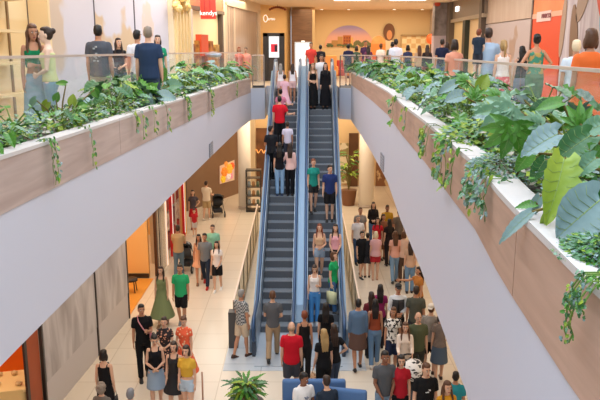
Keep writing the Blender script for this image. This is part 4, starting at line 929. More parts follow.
    hem = {'tee': hz-.05, 'long': hz-.04, 'polo': hz-.05, 'tank': hz+.05, 'crop': WA+.02, 'strapless': hz+.02, 'dress': hz-.05, 'sundress': hz-.05, 'vest': hz-.03, 'tunic': hz-.16, 'croptee': WA-.02}[kind]
    C_ = MB(); topz = {'strapless': CH+.065, 'tank': SH-.06, 'crop': SH-.08, 'sundress': SH-.06}.get(kind, SH+.03)
    torso(C_, hem, topz, .016 if f else .02)
    if kind in ('tank','crop','sundress'):
        for s in (-1,1): C_.tube([sc3(V(s*.085,-.085,SH-.075)+up_(SH)), sc3(V(s*.088,-.03,SH+.02)+up_(SH)), sc3(V(s*.085,.05,SH-.02)+up_(SH)), sc3(V(s*.08,.08,SH-.08)+up_(SH))], .018*S, 8)
    if f:
        for s in (-1,1): C_.ell(sc3(V(s*.068, -.09, CH-.01)+up_(CH)), (.06*S,.05*S,.06*S), 10, 7)
    if kind in ('tee','polo','dress','tunic','croptee'):
        for s in (-1,1): sleeve(C_, s, .62 if not f else .5)
    if kind == 'long':
        for s in (-1,1): sleeve(C_, s, 1.85, .016)
    if kind in ('dress','sundress'):
        zb = top[3] if len(top) > 3 else .42; zb = hz*zb/.9*1.0
        fl = (hz-zb)*.32; spread = max(abs(J[1][0].y), .04)
        C_.loft([(sc3(V(0,.005,hz+.03)), V(.172*bw*S,0,0), V(0,.125*bw*S,0)), (sc3(V(0,0,hz-.08)), V(.2*bw*S,0,0), V(0,.155*bw*S,0)), (sc3(V(0,0,zb)), V((.19*bw+fl)*S,0,0), V(0,(.15*bw+fl+spread*.3)*S,0)), (sc3(V(0,0,zb-.005)), V((.16*bw+fl)*S,0,0), V(0,(.12*bw+fl)*S,0))], 20)
    nm = {'tee':'t_shirt','polo':'polo_shirt','long':'shirt','tank':'tank_top','crop':'crop_top','strapless':'strapless_top','dress':'dress','sundress':'dress','vest':'vest','tunic':'tunic','croptee':'crop_top'}[kind]
    remesh_later(C_, nm, tm, t, cv, 3)
    if kind == 'polo':
        m = MB(); m.tube([nb+V(0,0,-.005*S), nb+V(0,-.005*S,.035*S)], [.078*S,.062*S], 14); m.build('collar', tm, t, True)
    D = MB(); pn = {'jeans':'jeans','pants':'trousers','shorts':'shorts','skirt':'skirt','longskirt':'skirt'}.get(bkind)
    if bkind in ('jeans','pants','shorts'):
        torso(D, hz-.1, hz+.09, .011)
        u = {'shorts': (bot[3] if len(bot) > 3 else .85)}.get(bkind, 2)
        for s in (-1, 1):
            h0, k_, a_ = LEG[s]; kk = (1.04 if f else 1.)*bw**.6; o_ = .014 if bkind == 'jeans' else .02
            if u <= 1: e_ = h0.lerp(k_, u); D.tube([sc3(h0), sc3(h0.lerp(k_, u*.5)), sc3(e_)], [(.088*kk+.014)*S, (.082*kk+.02)*S, ((.088-.035*u)*kk+.034)*S], 14)
            else: D.tube([sc3(h0), sc3(h0.lerp(k_, .4)), sc3(k_), sc3(k_.lerp(a_, .3)), sc3(a_+V(0,0,-.01))], [(.088*kk+.012)*S, (.08*kk+o_)*S, (.054*kk+o_)*S, (.054*kk+o_)*S, (.04*kk+o_+.008)*S], 14)
    elif bkind in ('skirt','longskirt'):
        zb = hz*((bot[3] if len(bot) > 3 else .62) if bkind == 'skirt' else .16); fl = (hz-zb)*(.14 if bkind == 'skirt' else .09); sp_ = max(abs(J[1][0].y), abs(J[-1][0].y))*(hz-zb)/.42*.6
        D.loft([(sc3(V(0,.004,hz+.11)), V(.142*bw*S,0,0), V(0,.105*bw*S,0)), (sc3(V(0,.008,hz-.02)), V(.188*bw*S,0,0), V(0,.132*bw*S,0)), (sc3(V(0,0,zb)), V((.18*bw+fl)*S,0,0), V(0,(.135*bw+fl+sp_)*S,0)), (sc3(V(0,0,zb-.005)), V((.15*bw+fl)*S,0,0), V(0,(.11*bw+fl+sp_)*S,0))], 20)
    if pn: remesh_later(D, pn, bmt, t, cv, 3)
    # ---- hair
    hk, hcol = hair; Hm = mat(HAIRC.get(hcol, hcol), .45 if hk != 'curly' else .8, pat='noise', h2=HAIRC.get(hcol, hcol), scale=40, bump=.6, spec=.4)
    H = MB()
    if hk not in ('bald',):
        H.ell(hp(0,.022,.022), (.083*hs,.091*hs,.106*hs), 14, 10, M=HM); H.ell(hp(0,.004,.08), (.076*hs,.09*hs,.046*hs), 14, 8, M=HM)
        if hk in ('long','longf','bob','curly','pony'):
            H.ell(hp(0,.03,-.01), (.09*hs,.085*hs,.11*hs), 14, 8, M=HM)
        if hk == 'long' or hk == 'longf':
            sho = sc3(V(0,.1,CH-.02)+up_(CH)); n0 = hp(0,.06,-.05); nk = sc3(V(0,.085,SH+.02)+up_(SH))
            for dx in (-.05,0,.05): H.tube([hp(dx,.05,-.02), nk+V(dx*1.1*S,0,0), sho+V(dx*1.1*S,.012*S,.0)], [.05*S,.042*S,.02*S], 10, round_end=True)
        if hk == 'longf':
            for s in (-1,1): H.tube([hp(s*.075,-.01,.02), hp(s*.085,-.01,-.08), sc3(V(s*.1,-.07,SH-.03)+up_(SH)), sc3(V(s*.09,-.115,CH-.02)+up_(CH))], [.022*S,.026*S,.026*S,.014*S], 8, round_end=True)
        if hk == 'bob':
            for s in (-1,1): H.ell(hp(s*.07,.01,-.05), (.028*hs,.06*hs,.075*hs), 10, 7, M=HM)
        if hk == 'bun': H.ell(hp(0,.11,.06), (.045*hs,)*3, 10, 8)
        if hk == 'pony': H.tube([hp(0,.1,.03), hp(0,.15,-.03), hp(0,.14,-.16), hp(0,.12,-.24)], [.03*S,.034*S,.028*S,.012*S], 8, round_end=True)
        if hk == 'curly':
            r_ = random.Random(int(x*7+y))
            for i in range(46):
                a, b = r_.uniform(0, 6.28), r_.uniform(-.4, 1); cc = math.sqrt(max(0, 1-b*b)); q = V(.09*cc*math.cos(a), .03+.095*cc*math.sin(a), .02+.11*b)
                if q.y > -.05 or q.z > .08: H.ell(hp(*q), (.028*hs,)*3, 6, 5)
        remesh_later(H, 'hair', Hm, t, .011, 1)
    else:
        for s in (-1,1): H.ell(hp(s*.062,.035,-.01), (.02*hs,.055*hs,.045*hs), 8, 6, M=HM)
        H.ell(hp(0,.072,-.015), (.06*hs,.03*hs,.045*hs), 10, 6, M=HM)
        remesh_later(H, 'hair', Hm, t, .011, 1)
    t['_info'] = 0; del t['_info']
    return dict(t=t, S=S, arm=armpts, hp=hp, SH=SH, CH=CH, hz=hz, WA=WA, p=p, rz=R(rz), hs=hs, up=up_, bw=bw)
def Wp(P, v):
    """a point in the person's frame, in the world"""
    return P['p'] + Matrix.Rotation(P['rz'], 3, 'Z') @ Vector(v)
def accessory(P, name, label, cat, parts):
    """a carried thing: its own top-level object, parts given in the person's frame as (name, MB, material)"""
    t = thing(name, label, cat, P['p'], P['rz']); t.scale = (.9,.95,1)
    for nm, mb, mt in parts: mb.build(nm, mt, t, True)
    return t
def hand(P, s):
    sh, el, wr, fd = P['arm'][s]; return (wr+fd*.09)*P['S']
def cap_on(P, col, back=False):
    m = MB(); hs = P['hs']; hp = P['hp']; m.ell(hp(0,.005,.075), (.09*hs,.104*hs,.062*hs), 14, 8)
    sg = 1 if back else -1
    m.loft([(hp(0,sg*.07,.06), V(.07*hs,0,0), V(0,0,.008*hs)), (hp(0,sg*.165,.045), V(.055*hs,0,0), V(0,0,.006*hs))], 10)
    m.build('cap', mat(col, .7), P['t'], True)
def bag_cross(P, col, label, s=1, strap='#c98a92'):
    S = P['S']; sh = V(-s*.1, 0, P['SH']+.045)*S; hip_ = V(s*.2*P['bw'], -.06, P['hz']+.1)*S
    a = MB(); a.tube([V(-s*.1,.1,P['SH']-.05)*S, sh, V(-s*.085,-.115,P['SH']-.05)*S, V(-s*.0,-.175*P['bw'],P['CH']-.04)*S, V(s*.1,-.155*P['bw'],P['WA']+.03)*S, hip_+V(0,0,.07)], .014, 6)
    b = MB(); b.ell(hip_, (.045,.1,.08), 10, 8)
    return accessory(P, 'shoulder_bag', label, 'bag', [('strap', a, mat(strap, .6)), ('pouch', b, mat(col, .6))])
def bag_hand(P, s, col, label, name='shopping_bag', wd=.16, hh=.3, dp=.07):
    c = hand(P, s); m = MB(); m.loft([(c+V(0,0,-.12-hh), V(dp*.7,0,0), V(0,wd*.7,0)), (c+V(0,0,-.115-hh), V(dp,0,0), V(0,wd,0)), (c+V(0,0,-.12), V(dp*.8,0,0), V(0,wd,0)), (c+V(0,0,-.118), V(dp*.6,0,0), V(0,wd*.9,0))], 4)
    g = MB(); g.tube([c+V(0,-wd*.5,-.13), c+V(0,-wd*.3,.0), c+V(0,wd*.3,0), c+V(0,wd*.5,-.13)], .006, 5)
    return accessory(P, name, label, 'bag', [('bag_body', m, mat(col, .7)), ('handle', g, mat(col, .7))])
def print_on(P, col, w_=.09, h_=.07, back=False, z=0.):
    """cloth print: a few small raised strokes on the shirt"""
    m = MB(); r = random.Random(int(P['p'].x*50)); S = P['S']; sg = 1 if back else -1
    for i in range(9):
        x0 = r.uniform(-w_, w_*.6); z0 = P['CH']-.03+z+r.uniform(-h_, h_); m.box((x0*S, sg*(.138*P['bw']+.004)*S-.012, z0*S), ((x0+w_*.45)*S, sg*(.138*P['bw']+.004)*S+.012, (z0+h_*.22)*S))
    m.build('print', mat(col, .7), P['t'])
FL = lambda a, b, s=14, am=.35: mat(a, .85, pat='spots', h2=b, scale=s, amount=am)
STR = lambda a, b, s=9: mat(a, .85, pat='wave', h2=b, scale=s)
CHK = lambda a, b, s=22: mat(a, .85, pat='check', h2=b, scale=s)
PT = lambda a, b, s=9, am=.5: mat(a, .85, pat='patch', h2=b, scale=s, amount=am)
S_ = 'shorts'; K = '#1d1c1f'
P = {}
def stroller(label, x, y, rz, body, seatc, hood='#26272b', h=1.0):
    q = onz(x, y, h); t = thing('stroller', label, 'stroller', (q.x, q.y, 0), R(rz)); fm = mat('#26262a', .4, .4)
    for s in (-1,1):
        m = MB(); m.tube([V(s*.22,.42,1.0), V(s*.24,.15,.75), V(s*.25,-.42,.16)], .014, 6); m.tube([V(s*.24,.05,.62), V(s*.27,.38,.16)], .014, 6); m.build('frame', fm, t, True)
        for yy, rr_ in ((.38,.14),(-.42,.11)):
            m = MB(); m.tube([V(s*.27-.02,yy,rr_), V(s*.27+.02,yy,rr_)], rr_, 18); wq = m.build('wheel', mat('#1b1b1d', .6), t, True); m = MB(); m.tube([V(s*.27-.025,yy,rr_), V(s*.27+.025,yy,rr_)], rr_*.5, 12); m.build('hub', mat('#8a8c90', .4), wq, True)
    m = MB(); m.tube([V(-.22,.42,1.0), V(0,.45,1.02), V(.22,.42,1.0)], .018, 8); m.build('handle', fm, t, True)
    m = MB(); m.loft([(V(0,.2,.82), V(.2,0,0), V(0,.03,.02)), (V(0,.1,.5), V(.21,0,0), V(0,.04,.02)), (V(0,-.2,.42), V(.2,0,0), V(0,.02,.04)), (V(0,-.36,.3), V(.18,0,0), V(0,.02,.03))], 10); m.build('seat', mat(seatc, .8), t, True)
    m = MB(); 
    vs = []; 
    for i in range(7):
        a = R(-5+i*22)
        for k in range(9):
            b = R(-90+k*22.5); vs.append(V(.25*math.sin(b), .12+(-.32*math.cos(a))*math.cos(b)*1.0+.1*(1-math.cos(b)), .72+.32*math.sin(a)*math.cos(b)**.5 if math.cos(b) > 0 else .72))
    m.add(vs, [(i*9+k, i*9+k+1, i*9+k+10, i*9+k+9) for i in range(6) for k in range(8)]); o = m.build('hood', body, t, True); so = o.modifiers.new('s', 'SOLIDIFY'); so.thickness = .01
    m = MB(); m.box((-.2,-.15,.2),(.2,.3,.36)); bevel(m.build('basket', mat('#2a2b30', .8), t), .03)
    return t
# ---- lower level, left
person(206,181,1.74,165,'man in cream shirt and khaki shorts pushing a black stroller, far lower left',1,('short','dark'),('tee','#e6d5bf'),(S_,'#b99f77'),'#d8cfc4',('push','push'),'small',w=1.15)
stroller('black stroller pushed by the man in the cream shirt', 217, 194, 195, mat('#222328', .7), '#2a2b2f')
person(192.5,190,1.66,10,'woman in dark top with a red skirt by the lower left shop entrance',1,('long','dark'),('tee','#4c4650'),('skirt','#b3202a'),'#8a2a2a',('down','hip'),sex='f')
person(194,209,1.12,0,'child in red beside the woman in the dark top and red skirt',1,('short','dark'),('tee','#c9323a'),(S_,'#d8d2d0'),'#aaaaaa')
person(177.5,225,1.78,178,'man in tan t-shirt and blue jeans seen from behind by the lit shop',2,('short','dark'),('tee','#b59a76'),('jeans','#5d7486'),'#4a4a4a',('push','push'),'small',w=1.1)
stroller('tall black stroller in front of the man in the tan t-shirt', 186, 240, 175, mat('#2b2c30', .7, pat='patch', h2='#8f9296', scale=8), '#4c4e52', h=1.05)
person(198.5,233,1.64,8,'woman with long dark hair in a peach dress beside the grey-shirt man with red shoes',2,('longf','black'),('sundress','#e0a987',mat('#e0a987', .85),.6),('none','#000000'),'#7a5a44',('down','down'),'walk',sex='f')
person(204.5,232,1.77,0,'man in striped grey t-shirt, dark jeans and red shoes walking forward',2,('short','black'),('tee','#7d8084',STR('#7d8084','#6c6f74',14)),('jeans','#2a3344'),'#b3261f',('down','down'),'walk2')
person(212.5,224.5,1.76,5,'man in mint t-shirt walking behind the grey-shirt man with red shoes',1,('short','dark'),('tee','#8fc9ad'),(S_,'#3b4a4c'),'#3a3a3a',legs='small')
person(216.5,241,1.6,-6,'girl with long black hair in white top and black shorts, lower left group',1,('longf','black'),('tee','#e8dcd6'),(S_,K),'#e6e2de',('bag','low'),'small',sex='f')
person(160.5,266,1.68,-5,'woman in long olive green dress holding hands with the green-shirt man',1,('longf','dark'),('sundress','#77845a',mat('#77845a', .85),.28),('none','#000000'),'#8a6a50',('down','down'),'small',sex='f')
person(179.8,264,1.76,0,'man in bright green t-shirt and black shorts walking forward',2,('short','black'),('tee','#2fa56a'),(S_,K),'#6c7378',('down','down'),'small2',w=1.05)
q = person(141,304,1.78,15,'man in black t-shirt and black trousers with a pink crossbody strap',2,('short','black'),('tee','#15161a'),('pants','#141418'),'#1a1a1a',('down','phone'),'small',head=(10,0))
bag_cross(q, '#d98a94', 'pink crossbody bag worn by the man in black', 1, '#d9929c')
person(164,317,1.62,0,'woman in black floral dress with her arms bent, behind the denim-skirt woman',1,('bun','dark'),('dress','#2a2226',FL('#2a2226','#d99a7c',17,.3),.3),('none','#000000'),'#5a4438',('front','front'),sex='f')
person(183.5,316,1.62,-10,'woman in bright orange floral dress, head bowed, lower left',1,('bun','brown'),('dress','#e8603c',FL('#e8603c','#f3c9a0',15,.3),.35),('none','#000000'),'#8a5a44',('front','down'),sex='f',head=(0,15))
person(154,334,1.68,12,'woman in black sleeveless top and pale denim skirt looking at her hands',1,('bun','black'),('tank','#17171c'),('skirt','#8fa2b8',mat('#8fa2b8', .85),.6),'#1a1a1a',('front','front'),'small',sex='f',head=(10,18))
person(173.5,341,1.66,-6,'woman in short strapless black dress between the denim-skirt and yellow-top women',1,('bob','dark'),('sundress','#151418',mat('#151418', .8),.62),('none','#000000'),'#2a2220',('down','hip'),'small',sex='f')
person(186,345,1.66,-12,'woman in mustard yellow top and light denim shorts',1,('bob','dark'),('croptee','#d3a53c'),(S_,'#a9bacb',mat('#a9bacb', .85),.4),'#d8d0c8',('down','down'),'small2',sex='f')
q = person(103,350,1.64,178,'woman with a black bob in a black tank dress seen from behind, bottom left',1,('bob','black'),('tank','#17161a'),('longskirt','#17161a'),K,('down','bag'),sex='f')
bag_hand(q, -1, '#1e1b20', 'black handbag beside the woman in the black tank dress', 'handbag', .15, .25)
person(101,383,1.56,170,'person with grey-brown curly hair at the bottom edge beside the black tank dress',1,('curly','#8a7c70'),('tee','#6f655e'),('pants','#4a4540'),K,sex='f')
person(130,389,1.62,180,'person with short grey hair at the bottom edge, right of the curly-haired one',1,('short','#77777c'),('tee','#555a62'),('pants','#333333'),K)
c = onz(202, 372, .95); t = thing('barrier_post', 'slim pinkish post standing on the floor at the bottom, right of the yellow-top woman', 'post', (c.x, c.y, 0))
m = MB(); m.tube([V(0,0,0),V(0,0,.02)], .12, 20); m.build('base', mat('#a87a62', .4), t, True); m = MB(); m.tube([V(0,0,0),V(0,0,.95)], .018, 10); m.build('pole', mat('#b98a70', .4), t, True)
# ---- centre foreground
person(241,289.5,1.72,140,'grey-haired man in checked shirt and beige shorts by the left escalator foot',2,('short','grey'),('tee','#a9a8a2',CHK('#b9b8b4','#4f5054',24)),(S_,'#cdb9a0'),'#4a2e22',('down','front'),'small')
person(272.5,289.5,1.76,178,'man in dark grey t-shirt and khaki trousers about to step on the left escalator',1,('short','brown'),('tee','#5b5c60'),('pants','#a98f72'),'#26221f',('front','phone'),'walk')
person(291.5,322,1.78,176,'balding man in bright red t-shirt and dark shorts seen from behind',1,('bald','#9a7a60'),('tee','#c8182a'),(S_,'#44444c'),'#333333',('down','down'),'small',w=1.12)
person(304.5,311,1.66,182,'short-haired woman in black halter top left of the blonde woman',2,('short','auburn'),('tank','#1b191b'),('pants','#1f1e22'),K,('down','down'),sex='f')
q = person(324,329,1.68,195,'blonde woman in black t-shirt and black trousers carrying a brown paper bag',1,('long','blond'),('tee','#17171a'),('pants','#151517'),K,('down','bag'),'small',sex='f',w=1.1)
bag_hand(q, 1, '#bb8f6a', 'brown paper bag carried by the blonde woman in black', 'paper_bag', .15, .3, .09)
person(334,323,1.66,190,'dark-haired woman in black top and blue jeans right of the blonde woman',1,('long','dark'),('tee','#1a191c'),('jeans','#36455c'),'#2a2a2a',('hip','bag'),'walk',sex='f')
person(326,303,1.64,175,'woman with long black hair and black top at the foot of the right escalator',1,('long','black'),('tee','#131316'),('pants','#17171b'),K,('down','down'),'stand',sex='f')
q = person(358.5,299,1.72,182,'person in blue denim shirt and brown skirt with bare legs seen from behind',2,('short','black'),('long','#5c7490'),('skirt','#5d4238',mat('#5d4238', .8),.6),'#26211f',('down','down'),'small',w=1.1)
person(375.5,299,1.66,178,'woman with long dark hair, rust top and wide blue jeans seen from behind',2,('long','black'),('tank','#9a4a30'),('jeans','#6c8bab'),'#d8d0c8',('down','down'),'small',sex='f')
person(371.5,292,1.66,185,'woman with dark hair in a burgundy top ahead of the denim-shirt person',1,('long','dark'),('tee','#6a2730'),('pants','#2a2528'),K,('down','down'),sex='f')
person(380.5,284.5,1.66,175,'woman with long black hair in a magenta top near the security guard',1,('long','black'),('tee','#8f2a5c'),('pants','#2c2a32'),K,('down','down'),sex='f')
q = person(398.5,284,1.76,0,'guard in dark vest, white shirt and black cap facing forward',2,('short','black'),('long','#d8dbe0'),('pants','#1b1c20'),K,('front','front'),'stand')
cap_on(q, '#1f2023'); Sq = q['S']
v_ = MB(); v_.loft([(V(0,0,z)*Sq, V(a*Sq,0,0), V(0,b*Sq,0)) for z, a, b in ((q['hz']-.02,.172,.135),(q['WA'],.168,.132),(q['CH'],.186,.145),(q['CH']+.08,.184,.135))], 16); v_.build('vest', mat('#35363a', .8), q['t'], True)
v_ = MB(); v_.loft([(V(0,-.14,q['CH']+.08)*Sq, V(.02,0,0), V(0,.012,0)), (V(0,-.153,q['WA'])*Sq, V(.032,0,0), V(0,.012,0))], 6); v_.build('tie', mat('#101114', .6), q['t'], True)
person(393.5,307,1.66,-5,'woman in black and white patterned blouse and navy shorts',2,('bob','brown'),('tee','#e6dfd6',PT('#ece6de','#1e1c1e',16,.5)),(S_,'#26304a'),'#7a5a48',('down','down'),'small',sex='f',head=(-15,0))
person(418.5,312,1.74,5,'man with receding ginger hair in olive green t-shirt, lower right',1,('bald','#a0623c'),('tee','#565c44'),(S_,'#3c3d38'),'#3a3530',('down','down'),'small',w=1.1)
person(405.5,322,1.62,-4,'woman with long brown hair in cream blouse pushing a stroller',1,('longf','brown'),('long','#e9d6c6'),('pants','#3a3436'),K,('push','push'),'small',sex='f')
c = onz(407, 345, 1.0); stroller('stroller with black and white zebra-print hood, lower right', 415, 364, 12, mat('#ece8e4', .8, pat='patch', h2='#232224', scale=7, amount=.54, stretch=(1,1,3)), '#3a3a3e')
person(416.5,286,1.78,170,'man in grey-green t-shirt seen from behind near the ochre-top woman',2,('short','dark'),('tee','#56584f'),('pants','#3a3c40'),K,('down','down'),'small')
person(419.5,266.5,1.68,-75,'woman in ochre top holding out her hand by the right fascia',2,('long','dark'),('tee','#b9783c'),('pants','#5a3c2c'),K,('reach','down'),'small',sex='f')
q = person(431.5,304,1.72,155,'person in grey striped t-shirt and black trousers with arms raised to a white cap',1,('short','brown'),('tee','#a39a92',STR('#a8a098','#7c746e',12)),(S_,'#1d1e24'),'#3a302c',('up','fold'),'small')
cap_on(q, '#ddd5cc', True)
person(441,312,1.64,175,'woman in striped top and denim skirt right of the white cap, lower right',1,('bob','dark'),('tee','#8a7b74',STR('#9a8a80','#584c48',12)),('skirt','#4e5f74',mat('#4e5f74', .8),.55),'#3a2c28',('hip','down'),'small',sex='f')
person(385,351,1.76,8,'man in grey button shirt with hands clasped in front, bottom right',3,('short','black'),('tee','#55575c'),('jeans','#7d95ac'),'#2a2a2a',('low','low'),'stand')
person(401.5,355,1.68,-4,'woman in red short-sleeved top and black trousers',1,('bob','black'),('tee','#b0202e'),('pants','#18181b'),K,('down','down'),sex='f')
q = person(426.5,363,1.78,4,'man in black t-shirt with small white chest print, bottom right',1,('short','brown'),('tee','#17181b'),('jeans','#2b3444'),K,('down','down'),w=1.05,head=(12,6))
print_on(q, '#e8e8e8', .06, .03)
person(447.5,381,1.66,10,'woman with long brown hair in mustard top at the bottom right edge',1,('longf','brown'),('tee','#d1942a'),('jeans','#3a4a60'),K,('down','down'),sex='f')
person(456,372,1.5,170,'boy in teal t-shirt seen from behind at the bottom right by the fascia',2,('short','black'),('tee','#2e8fa0'),(S_,'#333338'),K,('down','down'))
# ---- seats at the bottom
bl = mat('#4d6f9e', .8, bump=.3)
for i, (x, y, lab, rz) in enumerate(((314,379.5,'blue upholstered lounge seat holding the boy in white','R'),(346,389,'blue upholstered lounge seat at the bottom, right of the dark-haired seated man','L'))):
    c = onz(x, y, 1.02); t = thing('lounge_seat', lab, 'chair', (c.x, c.y, 0), 0 if i == 0 else -.2)
    W = .62 if i == 0 else .4
    for nm, a, b in (('backrest',(-W,-.06,.3),(W,.08,1.02)),('seat',(-W,-.75,.22),(W,-.06,.44)),('plinth',(-W+.05,-.7,0),(W-.05,.05,.22))):
        m = MB(); m.box(a, b); o = m.build(nm, bl if nm != 'plinth' else mat('#3a3e46', .6), t, True); bevel(o, .05 if nm != 'plinth' else .01, 3)
q = person(302,371,1.0,25,'boy in white t-shirt with small dark print sitting on the blue seat',3,('short','black'),('tee','#e9e6e6'),(S_,'#8a8f98'),'#e0e0e0',('low','low'),sit=True,pos=(*onz(303.5,372,1.34).xy,-.02),head=(35,10))
print_on(q, '#5a6488', .05, .03)
person(329,380,1.0,200,'dark-haired person in dark blue top sitting with back turned at the bottom edge',1,('short','dark'),('tee','#26303e'),('jeans','#2c3a50'),K,('low','low'),sit=True,pos=(*onz(329,380,1.3).xy,-.02),lean=10)
# ---- lower level, right middle
person(360.5,207.5,1.78,5,'man with cropped hair in grey shirt behind the white-shirted older man',2,('short','brown'),('tee','#8c8580'),('pants','#5a5550'),K)
person(358,215,1.74,12,'older grey-bearded man in white shirt and blue jeans, right of the escalators',1,('short','grey'),('tee','#dfdcdf'),('jeans','#3c5474'),K,legs='small')
person(373.5,202,1.7,0,'woman with long dark hair in a black top near the white right column',1,('longf','dark'),('long','#1d1a1d'),('jeans','#4a6a94'),K,('front','front'),sex='f',w=1.1)
person(387.5,205,1.72,0,'person in mustard yellow shirt before the bright floor, right of the column',3,('short','dark'),('tee','#b58a2a'),('pants','#4a3022'),K,('front','down'))
person(378,217.5,1.64,-20,'woman with dark hair in a red top below the mustard-shirt person',1,('longf','dark'),('tee','#c8232f'),('pants','#4a2228'),K,('front','down'),sex='f')
person(399.5,209,1.8,185,'man in dark taupe shirt seen from behind against the right fascia',2,('short','dark'),('tee','#6f6258'),('pants','#3a332f'),K)
person(362,231,1.58,25,'boy in black t-shirt and black shorts beside the blonde woman in pink',1,('short','black'),('tee','#1b1c20'),(S_,'#17181c'),'#2a2a2a',('down','down'),'small')
person(368,233,1.5,170,'dark-haired child in dark top just left of the blonde woman in pink',1,('short','black'),('tee','#2c2d33'),(S_,'#3a3a40'),K)
person(376,231.5,1.62,178,'woman with fair blonde hair in pale pink top and red shorts seen from behind',1,('bob','fair'),('tee','#dba9ac'),(S_,'#b3202e',mat('#b3202e', .8),.6),'#caa088',('down','down'),sex='f',w=1.15)
person(395.5,231,1.7,182,'woman with long brown hair in salmon pink top and pale blue jeans seen from behind',2,('long','brown'),('tee','#e0a592'),('jeans','#7f9dba'),'#3a3a3a',('down','down'),'small',sex='f')
person(389.5,219,1.66,190,'woman with long black hair in a black outfit behind the salmon-top woman',1,('long','black'),('tee','#241d1f'),('pants','#2a2224'),K,sex='f')
person(383.5,214,1.66,20,'woman in rust brown dress between the red-top and black-outfit women',2,('long','dark'),('dress','#7d4a2e',mat('#7d4a2e', .8),.45),('none','#000000'),'#4a3428',sex='f')
person(404,231.5,1.68,172,'brown-haired woman in pale top right of the salmon-top woman',1,('bob','brown'),('tee','#d9b7a4'),('pants','#5a4438'),K,sex='f')
person(411,240,1.68,175,'person in blue jeans half hidden by the right fascia',1,('long','dark'),('tee','#caa58c'),('jeans','#6f8fb0'),K,sex='f')
# ---- right escalator, coming down
q = person(313.5,162,1.68,6,'woman in teal t-shirt and black shorts on the right escalator',1,('short','auburn'),('tee','#238a7e'),(S_,K,mat(K, .8),.6),'#2a2a2a',('down','down'),'small',sex='f',esc=True)
bag_hand(q, -1, '#c9a9b4', 'pinkish bag hanging from the hand of the teal-shirt woman', 'shopping_bag', .1, .26, .05)
person(330,162,1.74,-4,'man in navy t-shirt and black shorts on the right escalator',1,('short','black'),('tee','#25356a'),(S_,K),'#2a2a2a',('down','down'),'stand',esc=True,head=(30,0))
person(319.5,224,1.62,4,'woman with ginger hair in tan crop top and denim shorts on the right escalator',1,('longf','auburn'),('crop','#dfb795'),(S_,'#8a9db4',mat('#8a9db4', .8),.45),'#c9b5a5',('down','front'),'small',sex='f',esc=True)
person(335.5,228,1.6,-6,'girl with dark hair in pale pink top and black shorts on the right escalator',1,('longf','dark'),('tank','#e3a5ae'),(S_,K,mat(K, .8),.5),'#2a2a2a',('low','low'),sex='f',esc=True)
person(314.5,269,1.64,0,'dark-haired woman in white sleeveless top and bright blue jeans low on the right escalator',1,('bob','dark'),('tank','#e9e1dc'),('jeans','#4a8ccc'),'#c9c9c9',('down','phone'),sex='f',esc=True,head=(0,15))
q = person(333.5,256.5,1.7,60,'woman in green t-shirt and blue jeans turned sideways on the right escalator',1,('bob','brown'),('tee','#1f9a5c'),('jeans','#3f6590'),'#3a3a3a',('down','down'),'small',sex='f',esc=True)
bag_hand(q, -1, '#d8d6a8', 'pale yellow tote bag beside the green-shirt woman', 'tote_bag', .16, .34, .06)
person(313,61,1.64,4,'fair-haired woman in black crop top and long black skirt atop the right escalator',1,('longf','#8a6a4a'),('crop','#141316'),('longskirt','#121114'),K,('front','down'),sex='f',esc=True)
person(325.5,65,1.66,-4,'woman with long black hair in long black outfit, right one atop the right escalator',1,('longf','black'),('long','#131216'),('longskirt','#121116'),K,('down','down'),sex='f',esc=True)
person(321.5,53,1.74,0,'man in white t-shirt behind the two women in black atop the right escalator',2,('short','black'),('tee','#dfe0e6'),('jeans','#b9bcc4'),'#dddddd',esc=True,w=1.1)
person(311,42.5,1.78,0,'man in coral red polo shirt standing behind the fair-haired woman in black',2,('short','black'),('polo','#d8463e'),('pants','#3a3a44'),K,D=29, zf=5.9)
person(320.5,45,1.74,180,'dark-haired person in dark navy top beside the coral-polo man',2,('short','black'),('tee','#23222c'),('pants','#2a2a33'),K,D=29.5, zf=5.9)
# ---- left escalator, going up
person(279.5,98,1.8,180,'man in bright red t-shirt and black trousers going up the left escalator',1,('short','black'),('tee','#cc1c2c'),('pants','#1a1a1e'),K,('rail','down'),esc=True,w=1.1)
person(280.5,89,1.6,180,'woman with dark bun in pink top ahead of the red-shirt man on the left escalator',1,('bun','black'),('tee','#c97a94'),('pants','#3a3238'),K,('rail','down'),sex='f',esc=True)
person(271,127.5,1.74,200,'young man in black t-shirt at the left handrail looking right',2,('short','black'),('tee','#202228'),('pants','#17181c'),K,('front','phone'),esc=True,head=(-80,0))
person(279.5,143,1.68,182,'woman with long black hair, black top and light blue jeans on the left escalator',1,('long','black'),('tee','#15151b'),('jeans','#8fb2d6'),'#2a3a5a',('out','down'),sex='f',esc=True)
person(290,142,1.66,178,'woman with long dark hair in pale pink blouse and black trousers on the left escalator',2,('long','dark'),('long','#e3bdb8'),('pants','#17161b'),K,('down','rail'),sex='f',esc=True)
q = person(287.5,124,1.4,180,'youngster in lilac-white t-shirt just behind the red-shirt man',2,('short','dark'),('tee','#d8d2e6'),('pants','#3a3a46'),K,('down','down'),esc=True)
for x, y, h, l, c_, hr_ in ((280.5,62,1.5,'ash-haired girl in white top and pink shorts, left one atop the left escalator','#ece6ea','grey'),(292.5,64,1.5,'dark-haired girl in white top and pink shorts, right one atop the left escalator','#f0ecf2','dark')):
    person(x, y, 1.42, 180, l, 2, ('long', hr_), ('tank', c_), (S_,'#d9b4b4',mat('#d9b4b4', .8),.6), '#d8c8c8', ('down','down'), sex='f', esc=True)
person(284.5,72,1.45,180,'girl with dark hair in a pink dress between the two girls in white tops',2,('bun','dark'),('dress','#e3b3c2',mat('#e3b3c2', .85),.5),('none','#000000'),'#c9a0a0',sex='f',esc=True)
